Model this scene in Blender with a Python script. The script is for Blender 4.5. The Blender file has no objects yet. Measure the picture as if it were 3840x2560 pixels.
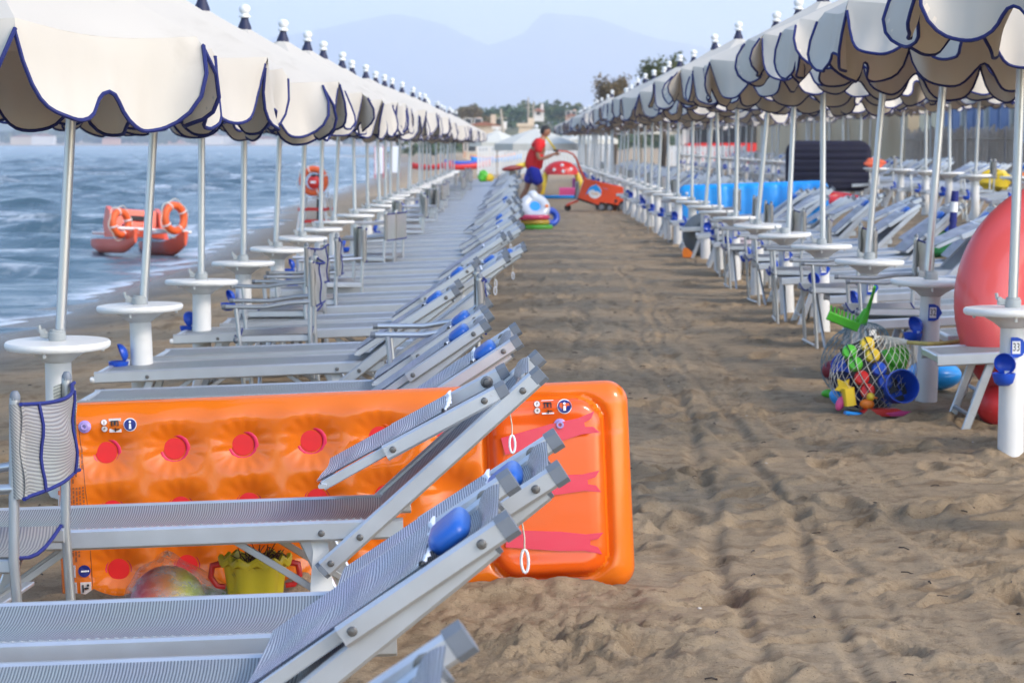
import bpy, bmesh, math, random
import numpy as np
from mathutils import Vector, Matrix, Euler

R = math.radians
random.seed(7)
rng = np.random.default_rng(11)
scene = bpy.context.scene
col = scene.collection

# ------------------------------------------------------------------ camera
cam_data = bpy.data.cameras.new('camera')
cam = bpy.data.objects.new('camera', cam_data)
col.objects.link(cam)
cam.location = (0, 0, 1.40)
cam.rotation_euler = (R(90 - 4.33), 0, R(0.134))
cam_data.sensor_width = 36
cam_data.lens = 91.8
cam_data.clip_start = 0.1
cam_data.clip_end = 40000
cam_data.dof.use_dof = True
cam_data.dof.focus_distance = 7.6
cam_data.dof.aperture_fstop = 10.0
scene.camera = cam

# ------------------------------------------------------------------ world, sun, exposure
SUN_EL, SUN_AZ = R(36), R(126)          # azimuth clockwise from +Y (down the beach)
world = bpy.data.worlds.new('World')
scene.world = world
world.use_nodes = True
wn = world.node_tree.nodes
sky = wn.new('ShaderNodeTexSky')
sky.sky_type = 'NISHITA'
sky.sun_disc = False
sky.sun_elevation = SUN_EL
sky.sun_rotation = SUN_AZ
sky.air_density = 1.0
sky.dust_density = 1.2
sky.ozone_density = 1.6
bg = wn['Background']
bg.inputs['Strength'].default_value = 0.15
world.node_tree.links.new(sky.outputs[0], bg.inputs['Color'])

sun_data = bpy.data.lights.new('sun', 'SUN')
sun_data.energy = 0.75
sun_data.angle = R(14)
sun_data.color = (1.0, 0.90, 0.78)
sun = bpy.data.objects.new('sun', sun_data)
col.objects.link(sun)
sd = Vector((math.sin(SUN_AZ) * math.cos(SUN_EL), math.cos(SUN_AZ) * math.cos(SUN_EL), math.sin(SUN_EL)))
sun.rotation_euler = sd.to_track_quat('Z', 'Y').to_euler()
sun.location = (20, -10, 20)

vs = scene.view_settings
vs.view_transform = 'Standard'
vs.look = 'None'
vs.exposure = 1.40
vs.gamma = 1.0
vs.use_curve_mapping = False
scene.render.engine = 'CYCLES'
cy = scene.cycles
cy.use_denoising = True
cy.max_bounces = 6
cy.diffuse_bounces = 3
cy.glossy_bounces = 3
cy.transmission_bounces = 4
cy.transparent_max_bounces = 8
cy.volume_bounces = 3
cy.caustics_reflective = False
cy.caustics_refractive = False

# ------------------------------------------------------------------ helpers
def tag(o, label=None, cat=None, group=None, kind=None):
    if label: o['label'] = label
    if cat: o['category'] = cat
    if group: o['group'] = group
    if kind: o['kind'] = kind
    return o

def link(o, parent=None):
    col.objects.link(o)
    if parent is not None:
        o.parent = parent
    return o

def empty(name, loc=(0, 0, 0), rot=(0, 0, 0), **kw):
    o = bpy.data.objects.new(name, None)
    o.empty_display_size = 0.1
    o.location = loc
    o.rotation_euler = rot
    link(o)
    return tag(o, **kw)

def copy_tree(o, parent=None):
    c = o.copy()
    for k in ('label', 'category', 'group'):
        if parent is None and k in c:
            del c[k]
    link(c, parent)
    for ch in o.children:
        copy_tree(ch, c)
    return c

class MB:
    """collects vertices and faces (with a material slot) for one mesh"""
    def __init__(self):
        self.v = []; self.f = []; self.m = []; self.slot = 0
    def add(self, vs_, fs):
        b = len(self.v)
        self.v.extend([tuple(p) for p in vs_])
        for f in fs:
            self.f.append([i + b for i in f]); self.m.append(self.slot)
        return self
    def box(self, lo, hi, c=0.0):
        (x0, y0, z0), (x1, y1, z1) = lo, hi
        if c > 0:
            return self.bar(((x0 + x1) / 2, (y0 + y1) / 2, z0), ((x0 + x1) / 2, (y0 + y1) / 2, z1), x1 - x0, y1 - y0, (1, 0, 0), c)
        v = [(x0, y0, z0), (x1, y0, z0), (x1, y1, z0), (x0, y1, z0), (x0, y0, z1), (x1, y0, z1), (x1, y1, z1), (x0, y1, z1)]
        return self.add(v, [(0, 3, 2, 1), (4, 5, 6, 7), (0, 1, 5, 4), (1, 2, 6, 5), (2, 3, 7, 6), (3, 0, 4, 7)])
    def bar(self, p0, p1, w, h, side=(0, 1, 0), c=0.004):
        """chamfered bar from p0 to p1; w along 'side', h along the third axis"""
        p0, p1 = Vector(p0), Vector(p1)
        d = (p1 - p0).normalized()
        s = Vector(side); s = (s - d * s.dot(d)).normalized()
        u = d.cross(s)
        w2, h2 = w / 2, h / 2
        prof = [(-w2 + c, -h2), (w2 - c, -h2), (w2, -h2 + c), (w2, h2 - c), (w2 - c, h2), (-w2 + c, h2), (-w2, h2 - c), (-w2, -h2 + c)]
        n = 8
        v = [p + s * a + u * b for p in (p0, p1) for a, b in prof]
        f = [(i, (i + 1) % n, n + (i + 1) % n, n + i) for i in range(n)]
        f += [tuple(range(n - 1, -1, -1)), tuple(range(n, 2 * n))]
        return self.add(v, f)
    def tube(self, path, r, n=8, cap=True, closed=False):
        P = [Vector(p) for p in path]
        m = len(P)
        rr = r if hasattr(r, '__len__') else [r] * m
        v = []; prev = None
        for i, p in enumerate(P):
            if closed:
                t = P[(i + 1) % m] - P[i - 1]
            else:
                t = P[min(i + 1, m - 1)] - P[max(i - 1, 0)]
            t = t.normalized() if t.length > 1e-9 else Vector((0, 0, 1))
            if prev is None:
                a = Vector((0, 0, 1)) if abs(t.z) < 0.9 else Vector((1, 0, 0))
                s = t.cross(a).normalized()
            else:
                s = (prev - t * prev.dot(t))
                s = s.normalized() if s.length > 1e-6 else t.orthogonal().normalized()
            prev = s
            u = t.cross(s)
            for k in range(n):
                an = 2 * math.pi * k / n
                v.append(p + (s * math.cos(an) + u * math.sin(an)) * rr[i])
        f = []
        for i in range(m if closed else m - 1):
            j = (i + 1) % m
            for k in range(n):
                f.append((i * n + k, i * n + (k + 1) % n, j * n + (k + 1) % n, j * n + k))
        if cap and not closed:
            f.append(tuple(range(n - 1, -1, -1))); f.append(tuple(range((m - 1) * n, m * n)))
        return self.add(v, f)
    def lathe(self, prof, n=24, c=(0, 0, 0), M=None):
        """prof: (radius, z) from bottom to top"""
        v = []; c = Vector(c)
        for r, z in prof:
            for k in range(n):
                a = 2 * math.pi * k / n
                p = Vector((r * math.cos(a), r * math.sin(a), z))
                v.append(c + (M @ p if M else p))
        f = []
        for i in range(len(prof) - 1):
            for k in range(n):
                f.append((i * n + k, i * n + (k + 1) % n, (i + 1) * n + (k + 1) % n, (i + 1) * n + k))
        if prof[0][0] > 1e-5: f.append(tuple(range(n - 1, -1, -1)))
        if prof[-1][0] > 1e-5: f.append(tuple(range((len(prof) - 1) * n, len(prof) * n)))
        return self.add(v, f)
    def sphere(self, c, r, n=16, m=10, sc=(1, 1, 1), M=None):
        prof = [(r * math.sin(math.pi * i / m), -r * math.cos(math.pi * i / m)) for i in range(m + 1)]
        S = Matrix.Diagonal(sc).to_3x3()
        S = (M @ S) if M else S
        return self.lathe(prof, n, c, S)
    def grid(self, pts, nu, nv, flip=False):
        f = []
        for i in range(nu - 1):
            for j in range(nv - 1):
                q = (i * nv + j, (i + 1) * nv + j, (i + 1) * nv + j + 1, i * nv + j + 1)
                f.append(q[::-1] if flip else q)
        return self.add(pts, f)
    def prism(self, poly, y0, y1, axis='y'):
        n = len(poly)
        if axis == 'y':
            v = [(a, y0, b) for a, b in poly] + [(a, y1, b) for a, b in poly]
        elif axis == 'x':
            v = [(y0, a, b) for a, b in poly] + [(y1, a, b) for a, b in poly]
        else:
            v = [(a, b, y0) for a, b in poly] + [(a, b, y1) for a, b in poly]
        f = [(i, (i + 1) % n, n + (i + 1) % n, n + i) for i in range(n)]
        f += [tuple(range(n - 1, -1, -1)), tuple(range(n, 2 * n))]
        return self.add(v, f)
    def mesh(self, name, mats, smooth=True, angle=40):
        me = bpy.data.meshes.new(name)
        me.from_pydata(self.v, [], self.f)
        if not isinstance(mats, (list, tuple)): mats = [mats]
        for m in mats: me.materials.append(m)
        if len(mats) > 1:
            me.polygons.foreach_set('material_index', self.m)
        bm = bmesh.new(); bm.from_mesh(me)
        bmesh.ops.recalc_face_normals(bm, faces=bm.faces)
        if smooth:
            lim = math.radians(angle)
            for e in bm.edges:
                if len(e.link_faces) == 2:
                    e.smooth = e.calc_face_angle(0) < lim
            for f in bm.faces: f.smooth = True
        bm.to_mesh(me); bm.free()
        return me
    def build(self, name, mats, parent=None, smooth=True, angle=40):
        o = bpy.data.objects.new(name, self.mesh(name, mats, smooth, angle))
        return link(o, parent)

def inst(name, me, parent=None, loc=(0, 0, 0), rot=(0, 0, 0)):
    o = bpy.data.objects.new(name, me)
    o.location = loc; o.rotation_euler = rot
    return link(o, parent)

def text_mesh(s, size, mat_, depth=0.0):
    cu = bpy.data.curves.new('t', 'FONT')
    cu.body = s; cu.size = size; cu.align_x = 'CENTER'; cu.align_y = 'CENTER'; cu.extrude = depth
    cu.resolution_u = 3
    o = bpy.data.objects.new('t', cu); col.objects.link(o)
    dg = bpy.context.evaluated_depsgraph_get()
    me = bpy.data.meshes.new_from_object(o.evaluated_get(dg))
    bpy.data.objects.remove(o)
    me.materials.clear(); me.materials.append(mat_)
    return me

ORD = ['first', 'second', 'third', 'fourth', 'fifth', 'sixth', 'seventh', 'eighth', 'ninth', 'tenth', 'eleventh', 'twelfth',
       'thirteenth', 'fourteenth', 'fifteenth', 'sixteenth', 'seventeenth', 'eighteenth', 'nineteenth', 'twentieth']

# ------------------------------------------------------------------ materials
def mat(name, c, rough=0.5, metal=0.0, var=0.0, vscale=8.0, bump=0.0, bscale=60.0, coat=0.0, dirt=None, dscale=5.0, dlo=0.55, spec=0.5, transl=0.0):
    m = bpy.data.materials.new(name); m.use_nodes = True
    nt = m.node_tree; N = nt.nodes; L = nt.links
    p = N['Principled BSDF']
    p.inputs['Base Color'].default_value = (*c, 1)
    p.inputs['Roughness'].default_value = rough
    p.inputs['Metallic'].default_value = metal
    p.inputs['Coat Weight'].default_value = coat
    p.inputs['Coat Roughness'].default_value = 0.08
    p.inputs['Specular IOR Level'].default_value = spec
    tc = N.new('ShaderNodeTexCoord')
    src = None
    if var > 0:
        no = N.new('ShaderNodeTexNoise'); no.inputs['Scale'].default_value = vscale; no.inputs['Detail'].default_value = 5
        L.new(tc.outputs['Object'], no.inputs['Vector'])
        mx = N.new('ShaderNodeMix'); mx.data_type = 'RGBA'
        mx.inputs['A'].default_value = (*[x * (1 - var) for x in c], 1)
        mx.inputs['B'].default_value = (*[min(1, x * (1 + var)) for x in c], 1)
        L.new(no.outputs['Fac'], mx.inputs['Factor']); src = mx.outputs['Result']
        ro = N.new('ShaderNodeMapRange'); ro.inputs['To Min'].default_value = rough * 0.75; ro.inputs['To Max'].default_value = min(1, rough * 1.3)
        L.new(no.outputs['Fac'], ro.inputs['Value']); L.new(ro.outputs[0], p.inputs['Roughness'])
    if dirt:
        no = N.new('ShaderNodeTexNoise'); no.inputs['Scale'].default_value = dscale; no.inputs['Detail'].default_value = 8; no.inputs['Roughness'].default_value = 0.65
        L.new(tc.outputs['Object'], no.inputs['Vector'])
        rp = N.new('ShaderNodeValToRGB'); rp.color_ramp.elements[0].position = dlo; rp.color_ramp.elements[1].position = min(1, dlo + 0.12)
        L.new(no.outputs['Fac'], rp.inputs['Fac'])
        mx = N.new('ShaderNodeMix'); mx.data_type = 'RGBA'
        if src: L.new(src, mx.inputs['A'])
        else: mx.inputs['A'].default_value = (*c, 1)
        mx.inputs['B'].default_value = (*dirt, 1)
        L.new(rp.outputs['Color'], mx.inputs['Factor']); src = mx.outputs['Result']
    if src: L.new(src, p.inputs['Base Color'])
    if bump > 0:
        no = N.new('ShaderNodeTexNoise'); no.inputs['Scale'].default_value = bscale; no.inputs['Detail'].default_value = 6
        L.new(tc.outputs['Object'], no.inputs['Vector'])
        b = N.new('ShaderNodeBump'); b.inputs['Strength'].default_value = bump; b.inputs['Distance'].default_value = 0.01
        L.new(no.outputs['Fac'], b.inputs['Height']); L.new(b.outputs[0], p.inputs['Normal'])
    if transl > 0:
        tr = N.new('ShaderNodeBsdfTranslucent'); tr.inputs['Color'].default_value = (*c, 1)
        if src: L.new(src, tr.inputs['Color'])
        ms = N.new('ShaderNodeMixShader'); ms.inputs[0].default_value = transl
        L.new(p.outputs[0], ms.inputs[1]); L.new(tr.outputs[0], ms.inputs[2])
        L.new(ms.outputs[0], N['Material Output'].inputs['Surface'])
    return m

def weave(name, light, dark, period, amount=0.5, rough=0.7, mottle=0.25):
    """woven plastic mesh: pale threads with dark ones between, in the object's own metres"""
    m = bpy.data.materials.new(name); m.use_nodes = True
    nt = m.node_tree; N = nt.nodes; L = nt.links
    p = N['Principled BSDF']; p.inputs['Roughness'].default_value = 0.42
    tc = N.new('ShaderNodeTexCoord')
    sx = N.new('ShaderNodeSeparateXYZ'); L.new(tc.outputs['Object'], sx.inputs[0])
    def wav(sock, per, ph=0):
        a = N.new('ShaderNodeMath'); a.operation = 'MULTIPLY_ADD'; a.inputs[1].default_value = 2 * math.pi / per; a.inputs[2].default_value = ph
        L.new(sock, a.inputs[0])
        s = N.new('ShaderNodeMath'); s.operation = 'SINE'; L.new(a.outputs[0], s.inputs[0]); return s.outputs[0]
    ad = N.new('ShaderNodeMath'); ad.operation = 'ADD'; L.new(sx.outputs['X'], ad.inputs[0]); L.new(sx.outputs['Z'], ad.inputs[1])
    a = wav(ad.outputs[0], period); b = wav(sx.outputs['Y'], period * 0.8)
    b2 = N.new('ShaderNodeMath'); b2.operation = 'MULTIPLY_ADD'; b2.inputs[1].default_value = 0.30; b2.inputs[2].default_value = 0.70; L.new(b, b2.inputs[0])
    mu = N.new('ShaderNodeMath'); mu.operation = 'MULTIPLY'; L.new(a, mu.inputs[0]); L.new(b2.outputs[0], mu.inputs[1])
    mr = N.new('ShaderNodeMapRange'); mr.inputs['From Min'].default_value = -0.45 + (0.5 - amount); mr.inputs['From Max'].default_value = 0.45 + (0.5 - amount)
    L.new(mu.outputs[0], mr.inputs['Value'])
    no = N.new('ShaderNodeTexNoise'); no.inputs['Scale'].default_value = 3.0; L.new(tc.outputs['Object'], no.inputs['Vector'])
    mx = N.new('ShaderNodeMix'); mx.data_type = 'RGBA'
    mx.inputs['A'].default_value = (*dark, 1); mx.inputs['B'].default_value = (*light, 1)
    L.new(mr.outputs[0], mx.inputs['Factor'])
    m2 = N.new('ShaderNodeMix'); m2.data_type = 'RGBA'; m2.blend_type = 'MULTIPLY'; m2.inputs['Factor'].default_value = mottle  # soft random colour noise multiplied over the thread colours; shape stays unchanged
    L.new(mx.outputs['Result'], m2.inputs['A']); L.new(no.outputs['Color'], m2.inputs['B'])
    L.new(m2.outputs['Result'], p.inputs['Base Color'])
    tr = N.new('ShaderNodeBsdfTranslucent'); L.new(m2.outputs['Result'], tr.inputs['Color'])
    ms = N.new('ShaderNodeMixShader'); ms.inputs[0].default_value = 0.28
    L.new(p.outputs[0], ms.inputs[1]); L.new(tr.outputs[0], ms.inputs[2]); L.new(ms.outputs[0], N['Material Output'].inputs['Surface'])
    bu = N.new('ShaderNodeBump'); bu.inputs['Strength'].default_value = 0.35; bu.inputs['Distance'].default_value = 0.002
    L.new(mu.outputs[0], bu.inputs['Height']); L.new(bu.outputs[0], p.inputs['Normal'])
    return m

M = {}
M['alu'] = mat('brushed_aluminium', (0.60, 0.63, 0.67), 0.34, 0.70, var=0.10, vscale=9, dirt=(0.40, 0.39, 0.37), dscale=13, dlo=0.66)
M['alu_tube'] = mat('aluminium_tube', (0.52, 0.54, 0.56), 0.32, 0.85, var=0.06, vscale=10)
M['bolt'] = mat('steel_bolt', (0.20, 0.19, 0.18), 0.45, 0.9, var=0.2, vscale=40)
M['cap'] = mat('grey_plastic_cap', (0.15, 0.17, 0.20), 0.5, var=0.25, vscale=20)
M['white_plastic'] = mat('white_plastic', (0.72, 0.72, 0.70), 0.38, var=0.05, vscale=9, dirt=(0.45, 0.40, 0.32), dscale=7, dlo=0.66)
M['table_white'] = mat('white_table_plastic', (0.80, 0.80, 0.78), 0.35, var=0.03, vscale=6, dirt=(0.50, 0.45, 0.38), dscale=9, dlo=0.70)
M['clamp'] = mat('grey_clamp_plastic', (0.34, 0.37, 0.38), 0.5, var=0.1)
M['blue_plastic'] = mat('blue_plastic', (0.012, 0.075, 0.50), 0.35, var=0.15, vscale=20)
M['blue_pillow'] = mat('blue_vinyl_pillow', (0.015, 0.11, 0.46), 0.38, var=0.18, vscale=9, bump=0.15, bscale=18)
M['navy'] = mat('navy_binding', (0.010, 0.018, 0.16), 0.75, var=0.15, vscale=30)
M['navy_dark'] = mat('dark_navy_collar', (0.008, 0.012, 0.05), 0.6)
M['piping'] = mat('blue_piping', (0.008, 0.015, 0.12), 0.7, var=0.2, vscale=50, bump=0.3, bscale=220)
M['piping_in'] = mat('navy_piping_inside', (0.008, 0.013, 0.06), 0.75, var=0.2, vscale=50)
M['canvas'] = mat('cream_canvas', (0.575, 0.535, 0.465), 0.85, var=0.07, vscale=2.5, bump=0.14, bscale=7, dirt=(0.49, 0.45, 0.385), dscale=1.6, dlo=0.62, transl=0.12)
M['canvas_in'] = mat('tan_canvas_lining', (0.74, 0.66, 0.55), 0.9, var=0.08, vscale=4, transl=0.2)
M['weave'] = weave('lounger_mesh_fabric', (0.53, 0.57, 0.61), (0.165, 0.18, 0.205), 0.0070, 0.56)
M['weave_flap'] = weave('sunshade_mesh_fabric', (0.86, 0.88, 0.93), (0.16, 0.19, 0.30), 0.0088, 0.62)
M['weave_chair'] = weave('chair_mesh_fabric', (0.56, 0.55, 0.51), (0.30, 0.30, 0.295), 0.0090, 0.60)
M['hem'] = mat('white_hem_tape', (0.82, 0.84, 0.88), 0.8, var=0.06, vscale=30, bump=0.3, bscale=60)
M['cord'] = mat('pale_cord', (0.62, 0.58, 0.48), 0.8)
M['rubber'] = mat('black_rubber', (0.02, 0.02, 0.02), 0.8, var=0.3, dirt=(0.16, 0.13, 0.10), dscale=14, dlo=0.5)
M['black'] = mat('black_plastic', (0.015, 0.015, 0.016), 0.5)
M['white'] = mat('white_print', (0.82, 0.82, 0.82), 0.6)
M['red_pl'] = mat('red_plastic', (0.62, 0.02, 0.015), 0.35, var=0.1)
M['yellow_pl'] = mat('yellow_plastic', (0.78, 0.55, 0.03), 0.35, var=0.1)
M['green_pl'] = mat('green_plastic', (0.09, 0.50, 0.03), 0.4, var=0.1)
M['pink_pl'] = mat('pink_plastic', (0.85, 0.10, 0.30), 0.4, var=0.1)
M['lightblue'] = mat('light_blue_vinyl', (0.01, 0.32, 0.85), 0.3, var=0.12, vscale=3, coat=0.3)
M['orange_pl'] = mat('orange_plastic', (0.85, 0.22, 0.02), 0.35, var=0.1)

# ------------------------------------------------------------------ terrain profile
_gx = np.array([-4000, -60, -12, -6.5, -4.9, -3.4, -1.9, -0.2, 0.5, 2.6, 4.0, 6.1, 9.0, 14., 60., 4000.])
_gz = np.array([-60., -3.0, -1.0, -.52, -.36, -.215, -.085, -.022, 0., 0., .10, .32, .46, .55, 1.2, 12.])
_sy = np.array([0, 38, 50, 70, 110, 200, 300, 375, 430, 520, 900, 1300, 20000.])
_ss = np.array([0, 0, 0.6, 1.8, 2.2, 5., 12., 23., 16., 4., 4., 60., 4000.])
SEA_Z = -0.36
def gbase(x, y):
    x = np.asarray(x, float); y = np.asarray(y, float)
    ds = np.interp(y, _sy, _ss)
    xs = np.where(x < -1.9, -1.9 + (x + 1.9) * 3.0 / (3.0 + ds), x)
    z = np.interp(xs, _gx, _gz)
    far = np.where(y > 1500, SEA_Z + (y - 1900) * 0.006, -9)
    return np.maximum(z, np.minimum(far, 14))
def gz(x, y):
    return float(gbase(x, y))
# ------------------------------------------------------------------ noise
def _hash(ix, iy, seed):
    h = (ix.astype(np.int64) * 374761393 + iy.astype(np.int64) * 668265263 + seed * 1442695041) & 0x7fffffff
    h = ((h ^ (h >> 13)) * 1274126177) & 0x7fffffff
    return ((h ^ (h >> 16)) & 0xffff) / 65535.0
def vnoise(x, y, seed=0):
    ix = np.floor(x); iy = np.floor(y)
    fx = x - ix; fy = y - iy
    fx = fx * fx * fx * (fx * (fx * 6 - 15) + 10); fy = fy * fy * fy * (fy * (fy * 6 - 15) + 10)
    a = _hash(ix, iy, seed); b = _hash(ix + 1, iy, seed); c = _hash(ix, iy + 1, seed); d = _hash(ix + 1, iy + 1, seed)
    return (a * (1 - fx) + b * fx) * (1 - fy) + (c * (1 - fx) + d * fx) * fy - 0.5
def fbm(x, y, oct=4, seed=0, gain=0.5):
    s = 0; a = 1.0
    for o in range(oct):
        s = s + a * vnoise(x * 2 ** o + 13.7 * o, y * 2 ** o + 7.1 * o, seed + o); a *= gain
    return s

# ------------------------------------------------------------------ sand
cols_ = np.concatenate([-np.geomspace(4000, 6.5, 16), np.arange(-6.2, -2.2, 0.06), np.arange(-2.2, -0.75, 0.026),
                        np.arange(-0.75, 3.3, 0.0125), np.arange(3.3, 9.5, 0.07), np.geomspace(10, 5000, 16)])
rows_ = np.concatenate([[-60, -12, 0, 2.2], np.geomspace(3.4, 26, 720), np.geomspace(26.1, 95, 260), np.geomspace(97, 12000, 90)])
X, Y = np.meshgrid(cols_, rows_, indexing='ij')
Z = gbase(X, Y)
near = np.clip((100 - Y) / 40, 0, 1) * np.clip((X + 4.2) / 1.2, 0, 1) * np.clip((11 - X) / 2, 0, 1)
# rougher, trampled sand at the edges of the aisle; smoother, raked sand in the middle
edge = np.clip(np.abs(X - 0.95) / 1.0 - 0.35, 0.0, 1.3)
rel = 0.020 * fbm(X * 1.1, Y * 0.9, 3, 3)
rel += (0.005 + 0.017 * edge) * fbm(X * 4.0, Y * 3.6, 5, 21, 0.62)
patch = np.clip(vnoise(X * .9, Y * .7, 9) * 3 + .25, 0, 1)
rel += (0.002 + 0.012 * np.clip(edge + .3 * patch, 0, 1) * patch) * np.abs(fbm(X * 14, Y * 12, 3, 31, 0.65)) * 1.6      # clods
rel += 0.0075 * (.35 + patch) * np.clip((30 - Y) / 12, 0, 1) * fbm(X * 27, Y * 25, 2, 61, .6)      # crumbs
rel += 0.0022 * vnoise(X * 2.5, Y * 34.0, 44) + 0.0018 * vnoise(X * 6.0, Y * 52.0, 45)      # marks of the rake across the aisle
for (px_, py0, n_) in ((-1.90, 8.38, 14), (2.20, 9.18, 16)):                               # sand heaped round each post
    for q in range(n_):
        r2_ = ((X - px_) ** 2 + (Y - py0 - 2.42 * q) ** 2)
        rel += 0.045 * np.exp(-r2_ / 0.022) * (0.7 + 1.2 * vnoise(X * 9, Y * 9, 50 + q))
# wheel ruts and drag marks along the aisle
def rut(x0, drift, amp, ph, depth, w, y0, y1, lip=0.5):
    global rel
    xc = x0 + drift * (Y - y0) / 12.0 + amp * np.sin(Y * 0.55 + ph) + 0.35 * amp * np.sin(Y * 1.9 + 2 * ph) + 0.03 * vnoise(Y * 2.2, Y * 0 + ph, 5)
    d = (X - xc) / (w * (1 + 0.5 * vnoise(Y * 3.0, Y * 0 + ph * 3, 6)))
    k = np.clip((Y - y0) / 0.5, 0, 1) * np.clip((y1 - Y) / 0.8, 0, 1) * (0.45 + 1.1 * np.clip(vnoise(Y * 1.1, Y * 0 + ph * 7, 8) + .5, 0, 1))
    depth = depth * .24; lip = lip * .6
    rel = rel + k * (-depth * np.exp(-np.abs(d) ** 3.2) + lip * depth * (np.exp(-(d - 1.9) ** 2) + 0.8 * np.exp(-(d + 1.9) ** 2)))
rut(0.62, 0.25, 0.05, 0.3, 0.044, 0.030, 3.4, 30)
rut(0.95, 0.10, 0.06, 1.1, 0.040, 0.028, 3.4, 26)
rut(1.22, -0.35, 0.05, 2.2, 0.030, 0.030, 3.4, 19)
rut(0.43, 0.05, 0.04, 3.0, 0.034, 0.040, 5.2, 16)
rut(1.05, -0.6, 0.16, 0.9, 0.032, 0.04, 9.0, 40)
rut(0.15, 0.5, 0.22, 4.1, 0.034, 0.05, 9.5, 45)
rut(0.55, 0.1, 0.12, 5.0, 0.028, 0.06, 14, 60)
rut(1.35, -0.05, 0.06, 5.6, 0.030, 0.05, 6, 30)
# shallow tread bands left by the machine
def tread(x0, bend, y0, y1, w=0.13, amp=0.007):
    global rel
    xc = x0 + bend * ((Y - y0) / (y1 - y0)) ** 2 + 0.03 * np.sin(Y * .9 + x0 * 9)
    d = np.abs(X - xc) / w
    k = np.clip(1.15 - d ** 6, 0, 1) * np.clip((Y - y0) / .4, 0, 1) * np.clip((y1 - Y) / 1.5, 0, 1) * np.clip(vnoise(X * 1.5, Y * .8, int(x0 * 50) + 200) * 2.4 + .75, 0, 1)
    rel = rel + k * (-0.009 + amp * np.sign(np.sin((Y + .5 * np.abs(X - xc)) * 105)) * 0.6)
tread(1.62, -.55, 4.2, 17); tread(0.72, .25, 3.6, 22); tread(1.18, .1, 6.0, 30); tread(0.35, .5, 8.5, 30)
# footprints
def footprint(fx, fy, ang, s=1.0, depth=0.024):
    global rel
    ix0, ix1 = np.searchsorted(cols_, [fx - .3, fx + .3]); iy0, iy1 = np.searchsorted(rows_, [fy - .35, fy + .35])
    if ix1 <= ix0 or iy1 <= iy0: return
    xs = X[ix0:ix1, iy0:iy1] - fx; ys = Y[ix0:ix1, iy0:iy1] - fy
    u = (xs * math.cos(ang) + ys * math.sin(ang)) / (0.125 * s); v = (-xs * math.sin(ang) + ys * math.cos(ang)) / (0.05 * s)
    v = v * (1 + 0.30 * np.clip(-u, -1, 1))
    r2 = u * u + v * v
    rel[ix0:ix1, iy0:iy1] += -depth * np.exp(-(r2 ** 2.6)) + 0.45 * depth * np.exp(-((np.sqrt(r2) - 1.45) / 0.35) ** 2) * (0.6 + 0.8 * np.clip(u, 0, 1))
for i in range(95):
    footprint(rng.uniform(.30, 2.3), 4.0 + 7.5 * rng.random() ** .8, rng.normal(0.15, 0.6), rng.uniform(.75, 1.1), rng.uniform(.018, .038))
for i in range(420):
    footprint(rng.uniform(-.6, 2.3), 8 + 50 * rng.random() ** 1.6, rng.uniform(0, 3.14), rng.uniform(.8, 1.3), rng.uniform(.015, .04))
for i in range(260):
    footprint(rng.uniform(-4.0, -0.4), rng.uniform(6, 40), rng.uniform(0, 3.14), rng.uniform(.9, 1.4), rng.uniform(.015, .04))
# sand pushed up along the foot of the orange airbed, and a churned patch beside it
pu = np.exp(-((Y - 8.02) / 0.13) ** 2) * np.clip((0.50 - X) / 0.12, 0, 1) * np.clip((X + 1.7) / .2, 0, 1)
rel += pu * (0.034 + 0.06 * fbm(X * 9, Y * 9, 3, 77, .6))
ch = np.exp(-(((X - 0.15) / 0.36) ** 2 + ((Y - 7.35) / 0.42) ** 2))
rel += ch * 0.085 * fbm(X * 8, Y * 7, 4, 78, .62)
Z = Z + rel * near
wet = np.clip(1 - (Z - SEA_Z - 0.02) / 0.12, 0, 1)
wet *= (X < -2.5)
nx, ny = X.shape
co = np.stack([X, Y, Z], -1).reshape(-1, 3)
idx = np.arange(nx * ny).reshape(nx, ny)
fa = np.stack([idx[:-1, :-1], idx[1:, :-1], idx[1:, 1:], idx[:-1, 1:]], -1).reshape(-1, 4)
def np_mesh(name, co, fa, mats, attrs=None):
    me = bpy.data.meshes.new(name)
    me.vertices.add(len(co)); me.vertices.foreach_set('co', co.astype(np.float32).ravel())
    me.loops.add(fa.size); me.loops.foreach_set('vertex_index', fa.astype(np.int32).ravel())
    me.polygons.add(len(fa)); me.polygons.foreach_set('loop_start', np.arange(0, fa.size, fa.shape[1], dtype=np.int32))
    for m in (mats if isinstance(mats, (list, tuple)) else [mats]): me.materials.append(m)
    me.update(calc_edges=True)
    me.polygons.foreach_set('use_smooth', np.ones(len(fa), dtype=bool))
    for k, a in (attrs or {}).items():
        at = me.attributes.new(k, 'FLOAT', 'POINT'); at.data.foreach_set('value', a.astype(np.float32).ravel())
    return me

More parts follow.
